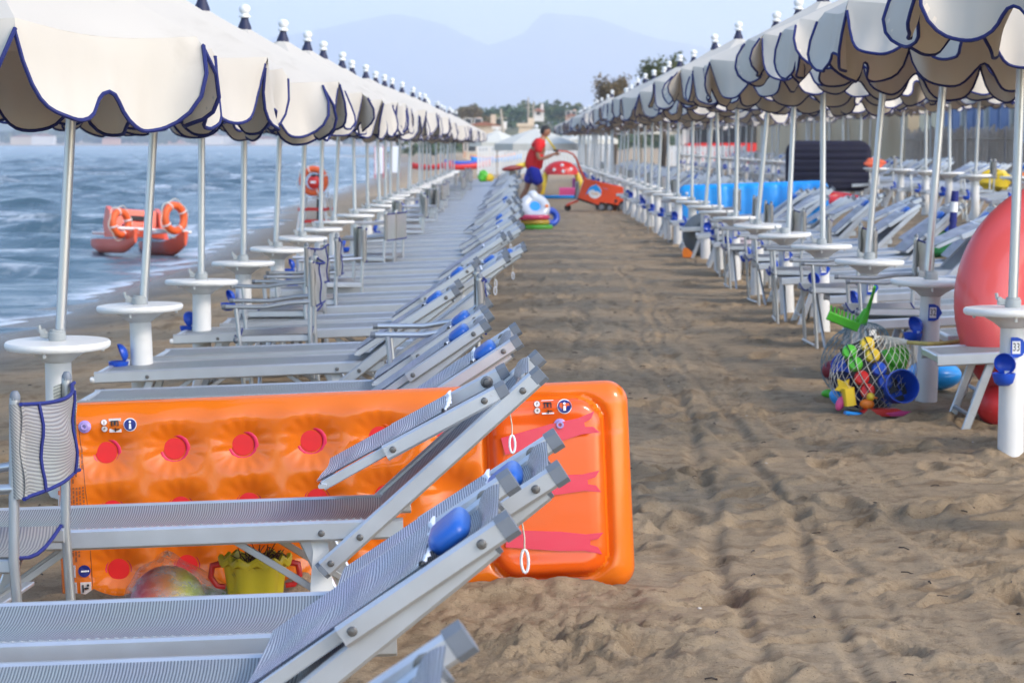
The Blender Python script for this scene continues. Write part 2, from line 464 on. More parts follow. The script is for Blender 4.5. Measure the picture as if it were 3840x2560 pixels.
def sand_material():
    m = bpy.data.materials.new('beach_sand'); m.use_nodes = True
    nt = m.node_tree; N = nt.nodes; L = nt.links; p = N['Principled BSDF']
    tc = N.new('ShaderNodeTexCoord')
    def noise(scale, det, vec=(1, 1, 1), rough=.6):
        mp = N.new('ShaderNodeMapping'); mp.inputs['Scale'].default_value = vec; L.new(tc.outputs['Object'], mp.inputs[0])
        n = N.new('ShaderNodeTexNoise'); n.inputs['Scale'].default_value = scale; n.inputs['Detail'].default_value = det; n.inputs['Roughness'].default_value = rough
        L.new(mp.outputs[0], n.inputs['Vector']); return n.outputs['Fac']
    def mix(f, a, b, blend='MIX'):
        x = N.new('ShaderNodeMix'); x.data_type = 'RGBA'; x.blend_type = blend
        for s, k in ((f, 'Factor'), (a, 'A'), (b, 'B')):
            if hasattr(s, 'is_linked'): L.new(s, x.inputs[k])
            elif k == 'Factor': x.inputs[k].default_value = s
            else: x.inputs[k].default_value = (*s, 1)
        return x.outputs['Result']
    def ramp(s, a, b):
        r = N.new('ShaderNodeMapRange'); r.inputs['From Min'].default_value = a; r.inputs['From Max'].default_value = b; L.new(s, r.inputs['Value']); return r.outputs[0]
    big = noise(0.8, 6); mid = noise(5, 8, (1, 1.6, 1)); fine = noise(220, 3)
    c = mix(ramp(big, .3, .7), (0.45, 0.32, 0.19), (0.55, 0.41, 0.26))
    c = mix(ramp(mid, .50, .68), c, (0.32, 0.215, 0.12))
    c = mix(ramp(noise(14, 9, (1, 2.2, 1), .75), .56, .66), c, (0.26, 0.17, 0.09))
    c = mix(ramp(fine, .58, .75), c, (0.54, 0.43, 0.30))
    c = mix(ramp(noise(75, 10, (1, 1, 1), .8), .55, .70), c, (0.24, 0.165, 0.10))
    c = mix(ramp(noise(160, 2), .66, .74), c, (0.08, 0.055, 0.04))
    at = N.new('ShaderNodeAttribute'); at.attribute_name = 'wet'
    c = mix(at.outputs['Fac'], c, (0.17, 0.125, 0.082))
    L.new(c, p.inputs['Base Color'])
    rr = N.new('ShaderNodeMapRange'); rr.inputs['To Min'].default_value = 0.9; rr.inputs['To Max'].default_value = 0.22
    L.new(at.outputs['Fac'], rr.inputs['Value']); L.new(rr.outputs[0], p.inputs['Roughness'])
    p.inputs['Specular IOR Level'].default_value = 0.3
    b1 = N.new('ShaderNodeBump'); b1.inputs['Strength'].default_value = 1.0; b1.inputs['Distance'].default_value = 0.030
    L.new(noise(34, 12, (1, 1.7, 1), .78), b1.inputs['Height'])
    b0 = N.new('ShaderNodeBump'); b0.inputs['Strength'].default_value = 0.35; b0.inputs['Distance'].default_value = 0.06
    L.new(noise(7, 10, (1, 1.3, 1), .72), b0.inputs['Height']); L.new(b0.outputs[0], b1.inputs['Normal'])
    b2 = N.new('ShaderNodeBump'); b2.inputs['Strength'].default_value = 0.8; b2.inputs['Distance'].default_value = 0.006
    L.new(fine, b2.inputs['Height']); L.new(b1.outputs[0], b2.inputs['Normal']); L.new(b2.outputs[0], p.inputs['Normal'])
    return m
M['sand'] = sand_material()
sand = bpy.data.objects.new('sand_beach', np_mesh('sand_beach', co, fa, M['sand'], {'wet': wet}))
link(sand); tag(sand, kind='structure')
del X, Y, Z, rel, near, edge, co, fa, idx

# ------------------------------------------------------------------ sea
sx_ = np.concatenate([-np.geomspace(6000, 93, 70), np.linspace(-90, -22, 130), np.linspace(-21.7, -2.4, 200)])
sy_ = np.concatenate([[-40, 0, 12], np.geomspace(17, 420, 620), np.geomspace(425, 2600, 190), np.geomspace(2700, 12000, 10)])
X, Y = np.meshgrid(sx_, sy_, indexing='ij')
shore = -4.9 - np.interp(Y, _sy, _ss)
off = np.clip((shore - X) / 6.0, 0, 1)          # calmer towards the shore
amp = 0.25 + 0.75 * off
w1 = np.zeros_like(X)
for k in range(16):
    th = rng.normal(0.22, 0.22); lam = rng.uniform(1.3, 5.0); ph = rng.uniform(0, 6.28)
    kx, kyy = math.sin(th) * 6.283 / lam, math.cos(th) * 6.283 / lam
    a = 0.0155 * lam ** 0.7
    s = np.sin(kx * X + kyy * Y + ph + 1.3 * vnoise(X * .15, Y * .15, 60 + k))
    w1 += a * (1 - 2 * np.abs(s) ** 0.8 * np.sign(np.abs(s)) + 0.35) * (0.5 + vnoise(X * .11, Y * .11, 80 + k) + .5)
fade = np.clip((900 - Y) / 500, 0.6, 1)
H = (w1 * 1.0 + 0.028 * fbm(X * 1.6, Y * 1.4, 3, 90)) * amp * fade
Zs = SEA_Z + H
gnd = gbase(X, Y)
foam = np.clip((H - 0.10) / 0.05, 0, 1) * np.clip(vnoise(X * .35, Y * .25, 100) * 3 + .15, 0, 1)
# breakers: broken white water in patches, more of it close in
br = np.clip(vnoise(X * .16, Y * .24, 101) * 2.6 - 0.95 + 0.70 * np.exp(-((shore - X - 3.0) / 3.5) ** 2), 0, 1)
foam = np.maximum(foam, br * np.clip(vnoise(X * 1.6, Y * 1.1, 102) * 2.6 + .45, 0, 1))
foam *= np.where(shore - X > 7, .55, 1.0)
thin = np.clip(1 - (Zs - gnd) / 0.055, 0, 1)
foam = np.maximum(foam, thin * np.clip(vnoise(X * 1.2, Y * .7, 103) * 3 + .75, 0, 1))
lace = np.clip(1 - np.abs(vnoise(X * 1.5, Y * 1.0, 104) + .5 * vnoise(X * 3.5, Y * 2.4, 105)) * 9, 0, 1)
foam = np.maximum(foam, 0.4 * lace * np.clip(1.2 - (shore - X) / 7.0, 0, 1))
nx, ny = X.shape
co = np.stack([X, Y, Zs], -1).reshape(-1, 3); idx = np.arange(nx * ny).reshape(nx, ny)
fa = np.stack([idx[:-1, :-1], idx[1:, :-1], idx[1:, 1:], idx[:-1, 1:]], -1).reshape(-1, 4)
def sea_material():
    m = bpy.data.materials.new('sea_water'); m.use_nodes = True
    nt = m.node_tree; N = nt.nodes; L = nt.links; p = N['Principled BSDF']
    p.inputs['Base Color'].default_value = (0.055, 0.105, 0.135, 1); p.inputs['Roughness'].default_value = 0.2; p.inputs['IOR'].default_value = 1.33
    tc = N.new('ShaderNodeTexCoord')
    n = N.new('ShaderNodeTexNoise'); n.inputs['Scale'].default_value = 5.0; n.inputs['Detail'].default_value = 7; mp = N.new('ShaderNodeMapping'); mp.inputs['Scale'].default_value = (.45, 1.3, 1); L.new(tc.outputs['Object'], mp.inputs[0]); L.new(mp.outputs[0], n.inputs['Vector'])
    b = N.new('ShaderNodeBump'); b.inputs['Strength'].default_value = 0.9; b.inputs['Distance'].default_value = 0.10
    L.new(n.outputs['Fac'], b.inputs['Height']); L.new(b.outputs[0], p.inputs['Normal'])
    f = N.new('ShaderNodeBsdfPrincipled'); f.inputs['Base Color'].default_value = (0.72, 0.76, 0.80, 1); f.inputs['Roughness'].default_value = 0.8
    at = N.new('ShaderNodeAttribute'); at.attribute_name = 'foam'
    n2 = N.new('ShaderNodeTexNoise'); n2.inputs['Scale'].default_value = 7; n2.inputs['Detail'].default_value = 8; L.new(tc.outputs['Object'], n2.inputs['Vector'])
    ml = N.new('ShaderNodeMath'); ml.operation = 'MULTIPLY_ADD'; ml.inputs[1].default_value = 1.6; ml.inputs[2].default_value = -0.8
    L.new(n2.outputs['Fac'], ml.inputs[0])
    ad = N.new('ShaderNodeMath'); ad.operation = 'ADD'; ad.use_clamp = True; L.new(at.outputs['Fac'], ad.inputs[0]); L.new(ml.outputs[0], ad.inputs[1])
    mu = N.new('ShaderNodeMath'); mu.operation = 'MULTIPLY'; L.new(ad.outputs[0], mu.inputs[0]); L.new(at.outputs['Fac'], mu.inputs[1])
    sh = N.new('ShaderNodeMath'); sh.operation = 'POWER'; sh.inputs[1].default_value = 0.9; L.new(mu.outputs[0], sh.inputs[0])
    ms = N.new('ShaderNodeMixShader'); L.new(sh.outputs[0], ms.inputs[0]); L.new(p.outputs[0], ms.inputs[1]); L.new(f.outputs[0], ms.inputs[2])
    L.new(ms.outputs[0], N['Material Output'].inputs['Surface'])
    return m
M['sea'] = sea_material()
sea = bpy.data.objects.new('sea', np_mesh('sea', co, fa, M['sea'], {'foam': foam}))
link(sea); tag(sea, kind='structure')
del X, Y, Zs, H, w1, gnd, foam, co, fa, idx

# ------------------------------------------------------------------ mountains across the bay
def ridge(name, pts, y, depth, m, seed, rough=18, n=260):
    px = [p[0] for p in pts]; pz = [p[1] for p in pts]
    xs = np.linspace(px[0], px[-1], n); nd = 26
    t = np.linspace(0, 1, nd)
    Xg, T = np.meshgrid(xs, t, indexing='ij')
    top = np.interp(Xg, px, pz)
    Zg = top * np.sin(T * math.pi / 2) ** 1.1 + rough * fbm(Xg / 420, T * 4, 4, seed) * np.sin(T * math.pi) + rough * .5 * fbm(Xg / 260, T * 0, 4, seed + 9)
    co = np.stack([Xg, y + depth * T, np.maximum(Zg, -5)], -1).reshape(-1, 3)
    idx = np.arange(n * nd).reshape(n, nd)
    fa = np.stack([idx[:-1, :-1], idx[1:, :-1], idx[1:, 1:], idx[:-1, 1:]], -1).reshape(-1, 4)
    o = bpy.data.objects.new(name, np_mesh(name, co, fa, m)); link(o); return tag(o, kind='structure')
M['mount'] = mat('mountain_forest', (0.085, 0.10, 0.075), 0.95, var=0.35, vscale=0.004)
M['hill'] = mat('hill_scrub', (0.07, 0.085, 0.04), 0.95, var=0.4, vscale=0.02)
ridge('mountain', [(-4600, 120), (-3300, 180), (-2200, 230), (-1500, 300), (-900, 420), (-480, 505), (-300, 470), (-120, 385), (20, 430), (100, 520), (300, 500), (480, 430), (900, 330), (1500, 300), (2600, 220), (4200, 120)], 8800, 1500, M['mount'], 5, 26)
ridge('hills', [(-3000, 30), (-2200, 60), (-1500, 85), (-1000, 52), (-700, 60), (-400, 30), (-150, 22), (0, 10)], 3000, 500, M['hill'], 8, 8)
# ------------------------------------------------------------------ wooded headland, far houses and trees
M['leaf_a'] = mat('foliage_dark', (0.045, 0.085, 0.025), 0.8, var=0.4, vscale=0.4)
M['leaf_b'] = mat('foliage_olive', (0.10, 0.115, 0.03), 0.8, var=0.4, vscale=0.4)
M['leaf_c'] = mat('foliage_dry', (0.16, 0.115, 0.05), 0.85, var=0.35, vscale=0.4)
M['bark'] = mat('bark', (0.10, 0.075, 0.05), 0.9, var=0.3)
def leaf_cloud(mb, c, rad, n, size, seed, flat=1.0):
    r = random.Random(seed)
    lobes = []
    for i in range(max(4, n // 60)):
        a = r.uniform(0, 6.283); e = r.uniform(-0.35, 1.0); q = r.uniform(.45, .95)
        lobes.append((Vector((math.cos(a) * q, math.sin(a) * q, e * q * flat)), r.uniform(.25, .5)))
    vs_, fs = [], []
    for i in range(n):
        lc, lr = r.choice(lobes)
        d = Vector((r.gauss(0, 1), r.gauss(0, 1), r.gauss(0, 1))).normalized() * (lr * r.uniform(.5, 1.05))
        p = Vector(c) + Vector(((lc.x + d.x) * rad[0], (lc.y + d.y) * rad[1], (lc.z + d.z) * rad[2]))
        a = Vector((r.gauss(0, 1), r.gauss(0, 1), r.gauss(0, .6))).normalized(); b = a.orthogonal().normalized()
        b = (b * math.cos(i) + a.cross(b) * math.sin(i))
        s = size * r.uniform(.5, 1.2)
        k = len(vs_)
        vs_ += [p - a * s, p + b * s * .5, p + a * s, p - b * s * .5]; fs.append((k, k + 1, k + 2, k + 3))
    mb.add(vs_, fs)

# the headland the wood stands on
def headland():
    xs = np.linspace(-27, 200, 120); t = np.linspace(0, 1, 30)
    Xg, T = np.meshgrid(xs, t, indexing='ij')
    top = np.interp(Xg, [-27, -19, -12, 0, 12, 40, 120, 200], [-2.0, 1.6, 4.6, 6.0, 5.4, 6.2, 9.0, 10.5])
    Zg = top * np.sin(np.clip(T * 1.4, 0, 1) * math.pi / 2) - 1.0 * (T <= 0) + .25 * fbm(Xg / 14, T * 6, 4, 3)
    co = np.stack([Xg, 430 + 160 * T, Zg], -1).reshape(-1, 3); n, nd = Xg.shape
    idx = np.arange(n * nd).reshape(n, nd)
    fa = np.stack([idx[:-1, :-1], idx[1:, :-1], idx[1:, 1:], idx[:-1, 1:]], -1).reshape(-1, 4)
    M['scrub'] = mat('dry_scrub', (0.16, 0.15, 0.07), 0.95, var=0.4, vscale=0.15)
    o = bpy.data.objects.new('headland', np_mesh('headland', co, fa, M['scrub'])); link(o); tag(o, kind='structure')
headland()
def hz(x, y):
    return float(np.interp(x, [-27, -19, -12, 0, 12, 40, 120, 200], [-2.0, 1.6, 4.6, 6.0, 5.4, 6.2, 9.0, 10.5]) * math.sin(min(1, max(0, (y - 430) / 160 * 1.4)) * math.pi / 2))
wood = MB()
rw = random.Random(4)
for i in range(230):
    x = rw.uniform(-19, 55); y = rw.uniform(452, 575); q = rw.random()
    wood.slot = 0 if q < .55 else (1 if q < .92 else 2)
    h = rw.uniform(1.3, 2.6)
    leaf_cloud(wood, (x, y, hz(x, y) + h * .9), (rw.uniform(1.6, 3.2), 2.0, h), 90, 0.55, i)
o = wood.build('distant_wood', [M['leaf_a'], M['leaf_b'], M['leaf_c']], smooth=False)
tag(o, 'belt of dark green trees along the far headland', 'wood', kind='stuff')
hed = MB()
for i in range(90):
    x = rw.uniform(-14, 40); y = rw.uniform(300, 340)
    hed.slot = 1 if rw.random() < .5 else 0
    leaf_cloud(hed, (x, y, gz(x, y) + .9), (1.7, 1.2, 1.2), 60, 0.4, 500 + i)
o = hed.build('far_hedge', [M['leaf_a'], M['leaf_b']], smooth=False)
tag(o, 'dark bushy scrub below the far wood, behind the pale beach umbrellas', 'scrub', kind='stuff')

def far_tree(x, y, h, r, m, label, seed, palm=False):
    z = gz(x, y)
    if y > 430: z = hz(x, y)
    t = empty('broad_tree' if not palm else 'palm_tree', (x, y, z), label=label, cat='tree')
    tr = MB()
    tr.tube([(0, 0, -.3), (.15, 0, h * .3), (-.1, .1, h * .62), (0, 0, h * .85)], [.05 * h * .6, .04 * h * .6, .028 * h * .6, .01 * h], 7)
    for a in range(5):
        an = a * 1.3
        tr.tube([(0, 0, h * .5), (math.cos(an) * r * .3, math.sin(an) * r * .3, h * .7), (math.cos(an) * r * .6, math.sin(an) * r * .6, h * .82)], [.018 * h, .012 * h, .005 * h], 5)
    tr.build('trunk', M['bark'], t)
    cr = MB()
    if palm:
        rp = random.Random(seed)
        for k in range(26):
            a = rp.uniform(0, 6.283); e = rp.uniform(-.3, 1.1)
            p = [Vector((0, 0, h * .9)) + Vector((math.cos(a), math.sin(a), 0)) * (r * s) + Vector((0, 0, r * (e * s - 1.1 * s * s))) for s in (0, .3, .6, .85, 1.0)]
            sd_ = Vector((-math.sin(a), math.cos(a), 0))
            pts = []
            for s, q in zip((.03, .14, .16, .1, .01), p): pts += [q - sd_ * s * r, q + sd_ * s * r]
            cr.grid(pts, 5, 2)
    else:
        leaf_cloud(cr, (0, 0, h * .76), (r, r, h * .24), 2600, r * .11, seed, .9)
    cr.build('crown', m, t, smooth=False)
    return t
far_tree(5.0, 92, 4.35, 0.72, M['leaf_b'], 'green umbrella-pine crown rising above the right row of parasols', 11)
far_tree(4.25, 118, 4.45, 0.75, M['leaf_c'], 'brownish dry tree crown low over the right row of parasols', 12)
far_tree(-5.6, 300, 6.1, 1.3, M['leaf_c'], 'tall brown-tinged tree in the middle of the far wood', 13)
far_tree(-3.4, 300, 5.0, 0.9, M['leaf_c'], 'ragged brown palm at the edge of the far wood', 14, True)
far_tree(9.0, 480, 4.4, 2.2, M['leaf_a'], 'round dark tree right of centre on the wooded skyline', 15)
far_tree(-9.0, 480, 5.0, 2.4, M['leaf_a'], 'dark rounded tree at the left end of the wooded skyline', 16)

M['mast'] = mat('weathered_mast', (0.42, 0.36, 0.28), 0.8, var=0.2)
def mast(x, y, h, lean, label):
    t = empty('mast', (x, y, gz(x, y)), label=label, cat='mast', group='far masts and poles')
    MB().tube([(0, 0, -.3), (lean * .5, 0, h * .5), (lean, 0, h)], [.16, .13, .08], 8).build('pole', M['mast'], t)
    MB().tube([(lean * .8 - .5, 0, h * .82), (lean * .8 + .5, 0, h * .82)], .05, 6).build('crosspiece', M['mast'], t)
mast(1.27, 330, 7.2, 0.0, 'taller of two pale masts on the wooded skyline')
mast(1.87, 330, 6.6, 0.05, 'shorter right-hand one of two pale masts on the wooded skyline')
mast(-1.07, 230, 4.5, -0.46, 'leaning tan pole beside the pale far house')

# far houses
M['stucco'] = mat('sunlit_cream_stucco', (0.62, 0.50, 0.36), 0.9, var=0.08, vscale=0.5)
M['stucco2'] = mat('white_stucco', (0.70, 0.66, 0.60), 0.9, var=0.06, vscale=0.5)
M['stucco3'] = mat('rose_stucco', (0.58, 0.34, 0.22), 0.9, var=0.08, vscale=0.5)
M['tile'] = mat('terracotta_tiles', (0.30, 0.12, 0.065), 0.9, var=0.25, vscale=2, bump=.4, bscale=6)
M['pane'] = mat('dark_window', (0.03, 0.035, 0.045), 0.15)
def house(x, y, w, d, h, m, label, nwin=3, pitch=.22, z=None, rz=0):
    t = empty('house', (x, y, (gz(x, y) if z is None else z) - .3), (0, 0, rz), label=label, cat='house')
    MB().box((-w / 2, 0, 0), (w / 2, d, h)).build('wall', m, t, False)
    rf = MB().prism([(-w / 2 - .25, h), (w / 2 + .25, h), (0, h + w * pitch)], -.3, d + .3) if pitch else MB().box((-w / 2 - .15, -.15, h), (w / 2 + .15, d + .15, h + .25))
    r_ = rf.build('roof', M['tile'] if pitch else m, t, False)
    MB().box((w * .2, d * .4, h), (w * .2 + .5, d * .4 + .5, h + w * pitch + .7)).build('chimney', m, r_, False)
    for i in range(nwin):
        for lv in range(1 if h < 3.6 else 2):
            wx = -w / 2 + (i + .5) * w / nwin
            z0 = 1.0 + lv * 2.4
            wi = MB().box((wx - .45, -.06, z0), (wx + .45, .02, z0 + 1.2)).build('window', M['stucco2'], t, False)
            MB().box((wx - .36, -.075, z0 + .08), (wx + .36, -.05, z0 + 1.12)).build('pane', M['pane'], wi, False)
    return t
house(-3.3, 250, 3.3, 5, 3.5, M['stucco'], 'low cream sunlit house left of the leaning tan pole', 3, .12)
house(-1.75, 240, 1.0, 3, 3.1, M['stucco2'], 'small white house front between cream house and leaning pole', 2, 0)
house(-4.9, 285, 2.2, 4, 3.6, M['stucco3'], 'rose walled house with tiled roof behind the cream house', 2, .18)
house(3.4, 440, 1.9, 3, 1.6, M['stucco2'], 'white gabled cottage on the green slope below the masts', 1, .35, z=5.4)
house(.6, 215, 1.1, 2, 3.1, M['stucco'], 'pale flat roofed kiosk just above the cream beach umbrellas', 1, 0)
house(8.9, 440, 1.8, 3, 1.2, M['stucco3'], 'rosy house at the right end of the green slope', 2, .3, z=5.0)
rh = random.Random(3)
far_lab = ['pale far house on the opposite shore under the left parasols']
for i in range(26):
    x = -430 + i * 15.5 + rh.uniform(-5, 5); y = 2000 + rh.uniform(0, 260)
    w = rh.uniform(9, 20)
    t = empty('shore_house', (x, y, gz(x, y) - .5), label='tiny sunlit house in the row along the opposite shore of the bay', cat='house', group='houses along the opposite shore')
    h = rh.uniform(5, 9)
    m_ = rh.choice([M['stucco'], M['stucco'], M['stucco2'], M['stucco3']])
    MB().box((-w / 2, 0, 0), (w / 2, 10, h)).build('wall', m_, t, False)
    MB().prism([(-w / 2 - .4, h), (w / 2 + .4, h), (0, h + 2)], -.4, 10.4).build('roof', M['tile'], t, False)
sw = MB()
for i in range(130):
    x = rh.uniform(-480, 40); y = rh.uniform(2100, 2500)
    sw.slot = i % 2
    leaf_cloud(sw, (x, y, gz(x, y) + 4), (rh.uniform(10, 22), 8, rh.uniform(5, 10)), 60, 4.0, 900 + i)
tag(sw.build('shore_wood', [M['leaf_a'], M['leaf_b']], smooth=False), 'hazy band of trees along the opposite shore of the bay', 'wood', kind='stuff')

# ------------------------------------------------------------------ haze
hb = MB().box((-7000, -80, -75), (7000, 12500, 640)).build('haze', [], None, False)
hm = bpy.data.materials.new('haze_air'); hm.use_nodes = True
hn = hm.node_tree.nodes; hn.remove(hn['Principled BSDF'])
pv = hn.new('ShaderNodeVolumePrincipled')
pv.inputs['Color'].default_value = (0.80, 0.88, 1.0, 1)
pv.inputs['Density'].default_value = 0.00028
hm.node_tree.links.new(pv.outputs[0], hn['Material Output'].inputs['Volume'])
hb.data.materials.clear(); hb.data.materials.append(hm)
tag(hb, kind='stuff')
# ------------------------------------------------------------------ sun lounger (x: foot to head, y: 0..W near to far rail, z up)
LW = 0.54
def fabric_strip(mb, p0, p1, y0, y1, sag, nu=14, nv=7, thick=0.004, wave=0.0, seed=0):
    r = random.Random(seed); ph = [r.uniform(0, 6.28) for _ in range(4)]
    p0, p1 = Vector(p0), Vector(p1)
    nrm = Vector((-(p1 - p0).z, 0, (p1 - p0).x)).normalized()
    for off, flip in ((0, False), (-thick, True)):
        pts = []
        for i in range(nu):
            u = i / (nu - 1)
            for j in range(nv):
                v = j / (nv - 1)
                q = p0.lerp(p1, u) + nrm * (off - sag * math.sin(math.pi * v) * (0.6 + 0.4 * math.sin(math.pi * u)))
                if wave: q = q + nrm * wave * math.sin(math.pi * v) * (math.sin(u * 19 + ph[0] + 3 * v) + .6 * math.sin(u * 31 + ph[1] - 5 * v))
                pts.append((q.x, y0 + (y1 - y0) * v, q.z))
        mb.grid(pts, nu, nv, flip)
    return mb

def pillow_mesh(name, sx, sy, sz):
    mb = MB(); n, m = 18, 12
    pts = []
    for i in range(m + 1):
        th = math.pi * i / m
        for k in range(n):
            a = 2 * math.pi * k / n
            c, s = math.cos(a), math.sin(a)
            sp = lambda t, e: math.copysign(abs(t) ** e, t)
            pts.append((sx * sp(math.sin(th), .4) * sp(c, .40), sy * sp(math.sin(th), .4) * sp(s, .40), -sz * sp(math.cos(th), .8)))
    f = [(i * n + k, i * n + (k + 1) % n, (i + 1) * n + (k + 1) % n, (i + 1) * n + k) for i in range(m) for k in range(n)]
    mb.add(pts, f)
    me = mb.mesh(name, M['blue_pillow'])
    return me
PILLOW = pillow_mesh('pillow', 0.044, 0.120, 0.024)
BOLT = MB().lathe([(0, -.004), (.009, -.003), (.010, .001), (.0075, .006), (0, .007)], 10).mesh('bolt', M['bolt'])
WASHER = MB().lathe([(0, 0), (.018, 0), (.019, .002), (.012, .004), (.009, .010), (0, .011)], 12).mesh('bolt_washer', M['bolt'])
CAP = MB().bar((-.004, 0, 0), (.030, 0, 0), .030, .062, (0, 1, 0), .0135).mesh('end_cap', M['cap'])
CAPW = MB().lathe([(0, 0), (.016, .002), (.018, .012), (.014, .022), (0, .026)], 12).mesh('end_knob', M['white_plastic'])

SEAT_Z = 0.37
PIV = (1.30, 0.325)
def make_lounger(alpha, flap, detail=2, pillow=True, loop=True, flap_len=0.56, seed=0, back=0.60, lifted=False):
    """alpha: backrest angle, flap: sunshade angle (both above the horizontal, degrees)"""
    t = empty('sun_lounger')
    rh_ = 0.058
    for k, y in enumerate((0.014, LW - 0.014)):
        r_ = MB().bar((0, y, SEAT_Z - rh_ / 2), (1.42, y, SEAT_Z - rh_ / 2), .028, rh_, (0, 1, 0), .007).build('seat_rail', M['alu'], t)
        if detail == 2:
            for bx_ in (0.26, 1.19):
                inst('bolt', BOLT, r_, (bx_, -.001 if k == 0 else LW + .001, SEAT_Z - .034), (R(90) if k == 0 else R(-90), 0, 0))
            inst('end_knob', CAPW, r_, (0.002, y, SEAT_Z - .040), (0, R(-90), 0))
    MB().bar((.016, .03, SEAT_Z - .024), (.016, LW - .03, SEAT_Z - .024), .03, .04, (1, 0, 0), .006).build('foot_bar', M['alu'], t)
    fb = fabric_strip(MB(), (.03, 0, SEAT_Z - .006), (1.36, 0, SEAT_Z - .006), .026, LW - .026, .016, seed=seed).build('seat_fabric', M['weave'], t)
    if detail == 2:
        st = MB()
        for i in range(64):
            x = .05 + i * .0205
            st.bar((x, .020, SEAT_Z + .0005), (x + .006, .036, SEAT_Z - .004), .005, .004, (1, 0, 0), .001)
        st.build('lacing', M['clamp'], fb, False)
    # folding legs
    for (xa, xb) in ((.27, .11), (1.14, 1.30)):
        for y in (.045, LW - .045):
            MB().bar((xa, y, SEAT_Z - .05), (xb, y, -.06), .022, .042, (0, 1, 0), .005).build('leg', M['alu'], t)
        MB().tube([(xa + (xb - xa) * .72, .045, .06), (xa + (xb - xa) * .72, LW - .045, .06)], .011, 8).build('leg_stretcher', M['alu_tube'], t)
        if detail == 2:
            s = 1 if xa < .5 else -1
            for y in (.075, LW - .075):
                MB().bar((xa + s * .20, y, SEAT_Z - .06), (xa - s * .07, y, .13), .006, .020, (0, 1, 0), .002).build('leg_brace', M['alu'], t)
    # backrest, hung on the outside of the seat rails
    a = R(alpha); ca, sa = math.cos(a), math.sin(a)
    def bp(s, h=0.0): return (PIV[0] + s * ca - h * sa, PIV[1] + s * sa + h * ca)
    for k, y in enumerate((-.016, LW + .016)):
        p0, p1 = bp(-.135), bp(back if lifted else back - .035)
        r_ = MB().bar((p0[0], y, p0[1]), (p1[0], y, p1[1]), .028, .052, (0, 1, 0), .007).build('backrest_rail', M['alu'], t)
        c_ = inst('end_cap', CAP, r_, (p1[0], y, p1[1]), (0, -a, 0)); c_.scale = (1, .95, .85) if lifted else (.3, .9, .8)
        if detail == 2:
            inst('lower_cap', CAP, r_, (bp(-.135)[0], y, bp(-.135)[1]), (0, math.pi - a, 0)).scale = (.45, 1, .86)
            for s, big in ((-.11, 0), (0.0, 0), (back - .045, 1)):
                if not lifted and big: continue
                q = bp(s)
                inst('bolt', WASHER if (big and k == 1) else BOLT, r_, (q[0], y - .015, q[1]), (R(90), 0, 0))
    q0, q1 = bp(.05, .012), bp(back - .065, .012)
    fabric_strip(MB(), (q0[0], 0, q0[1]), (q1[0], 0, q1[1]), .0, LW, .03, seed=seed).build('backrest_fabric', M['weave'], t)
    # the top of the sling, rolled over its bar
    q2 = bp(.635, -.01)
    cu = []
    nu = 7
    for i in range(nu):
        u = i / (nu - 1)
        h = .012 + .022 * math.sin(math.pi * (u * .8))
        for j in range(6):
            v = j / 5
            p = bp(back - .070 + .070 * u, h - .02 * math.sin(math.pi * v) * (1 - u))
            cu.append((p[0], .002 + (LW - .004) * v, p[1]))
    MB().grid(cu, nu, 6).build('sling_top', M['weave'], t)
    MB().tube([(bp(back - .05)[0], 0, bp(back - .05)[1]), (bp(back - .05)[0], LW, bp(back - .05)[1])], .011, 8).build('top_bar', M['alu_tube'], t)
    if pillow:
        p = bp(back - .112, .040)
        inst('pillow', PILLOW, t, (p[0], LW * .5, p[1]), (0, -a, 0))
    # sunshade frame folded back over the backrest
    if flap is not None:
        b = R(flap); cb, sb = math.cos(b), math.sin(b)
        o_ = bp(back - .10, .040) if lifted else bp(back, .012)
        def fp(s, h=0.0): return (o_[0] - s * cb - h * sb, o_[1] - s * sb + h * cb)
        ya = .016 if lifted else .043
        for k, y in enumerate((-ya, LW + ya)):
            p0, p1, p2 = fp(0), fp(.36), fp(flap_len)
            ar = MB().bar((p0[0], y, p0[1]), (p1[0], y, p1[1]), .026, .046, (0, 1, 0), .007)
            r_ = ar.build('sunshade_arm', M['alu'], t)
            inst('end_cap', CAP, r_, (p0[0], y, p0[1]), (0, -b, 0)).scale = (.9, .95, .88)
            if detail == 2:
                for s in (.045, .335):
                    q = fp(s); inst('bolt', WASHER if (k == 1 and s < .1) else BOLT, r_, (q[0], y - .014, q[1]), (R(90), 0, 0))
            th = MB().bar((fp(.34, .004)[0], y + .018 * (1 if k == 0 else -1), fp(.34, .004)[1]), (p2[0], y + .018 * (1 if k == 0 else -1), p2[1]), .012, .028, (0, 1, 0), .003)
            th.build('sunshade_frame', M['alu'], t)
        MB().bar((fp(flap_len)[0], -ya, fp(flap_len)[1]), (fp(flap_len)[0], LW + ya, fp(flap_len)[1]), .012, .024, (0, 0, 1), .003).build('sunshade_crossbar', M['alu'], t)
        e0, e1 = fp(flap_len + .01, .020), fp(.165, .026)
        sf = fabric_strip(MB(), (e0[0], 0, e0[1]), (e1[0], 0, e1[1]), -ya + .02, LW + ya - .02, .012, nu=20, nv=9, wave=.0045, seed=seed).build('sunshade_fabric', M['weave_flap'], t)
        hm_ = MB()
        r = random.Random(seed + 3)
        pts = []
        nw = 18
        for i in range(4):
            for j in range(nw):
                v = j / (nw - 1)
                s = .172 - .016 * (i / 3) - r.uniform(0, .004) + .003 * math.sin(j * 1.7)
                h = .026 + .006 * math.sin(math.pi * i / 3) + .004 * math.sin(j * 2.1 + i)
                p = fp(s, h - .012 * math.sin(math.pi * v)); pts.append((p[0], -ya + .018 + (LW + 2 * ya - .036) * v, p[1]))
        hm_.grid(pts, 4, nw).build('hem', M['hem'], sf)
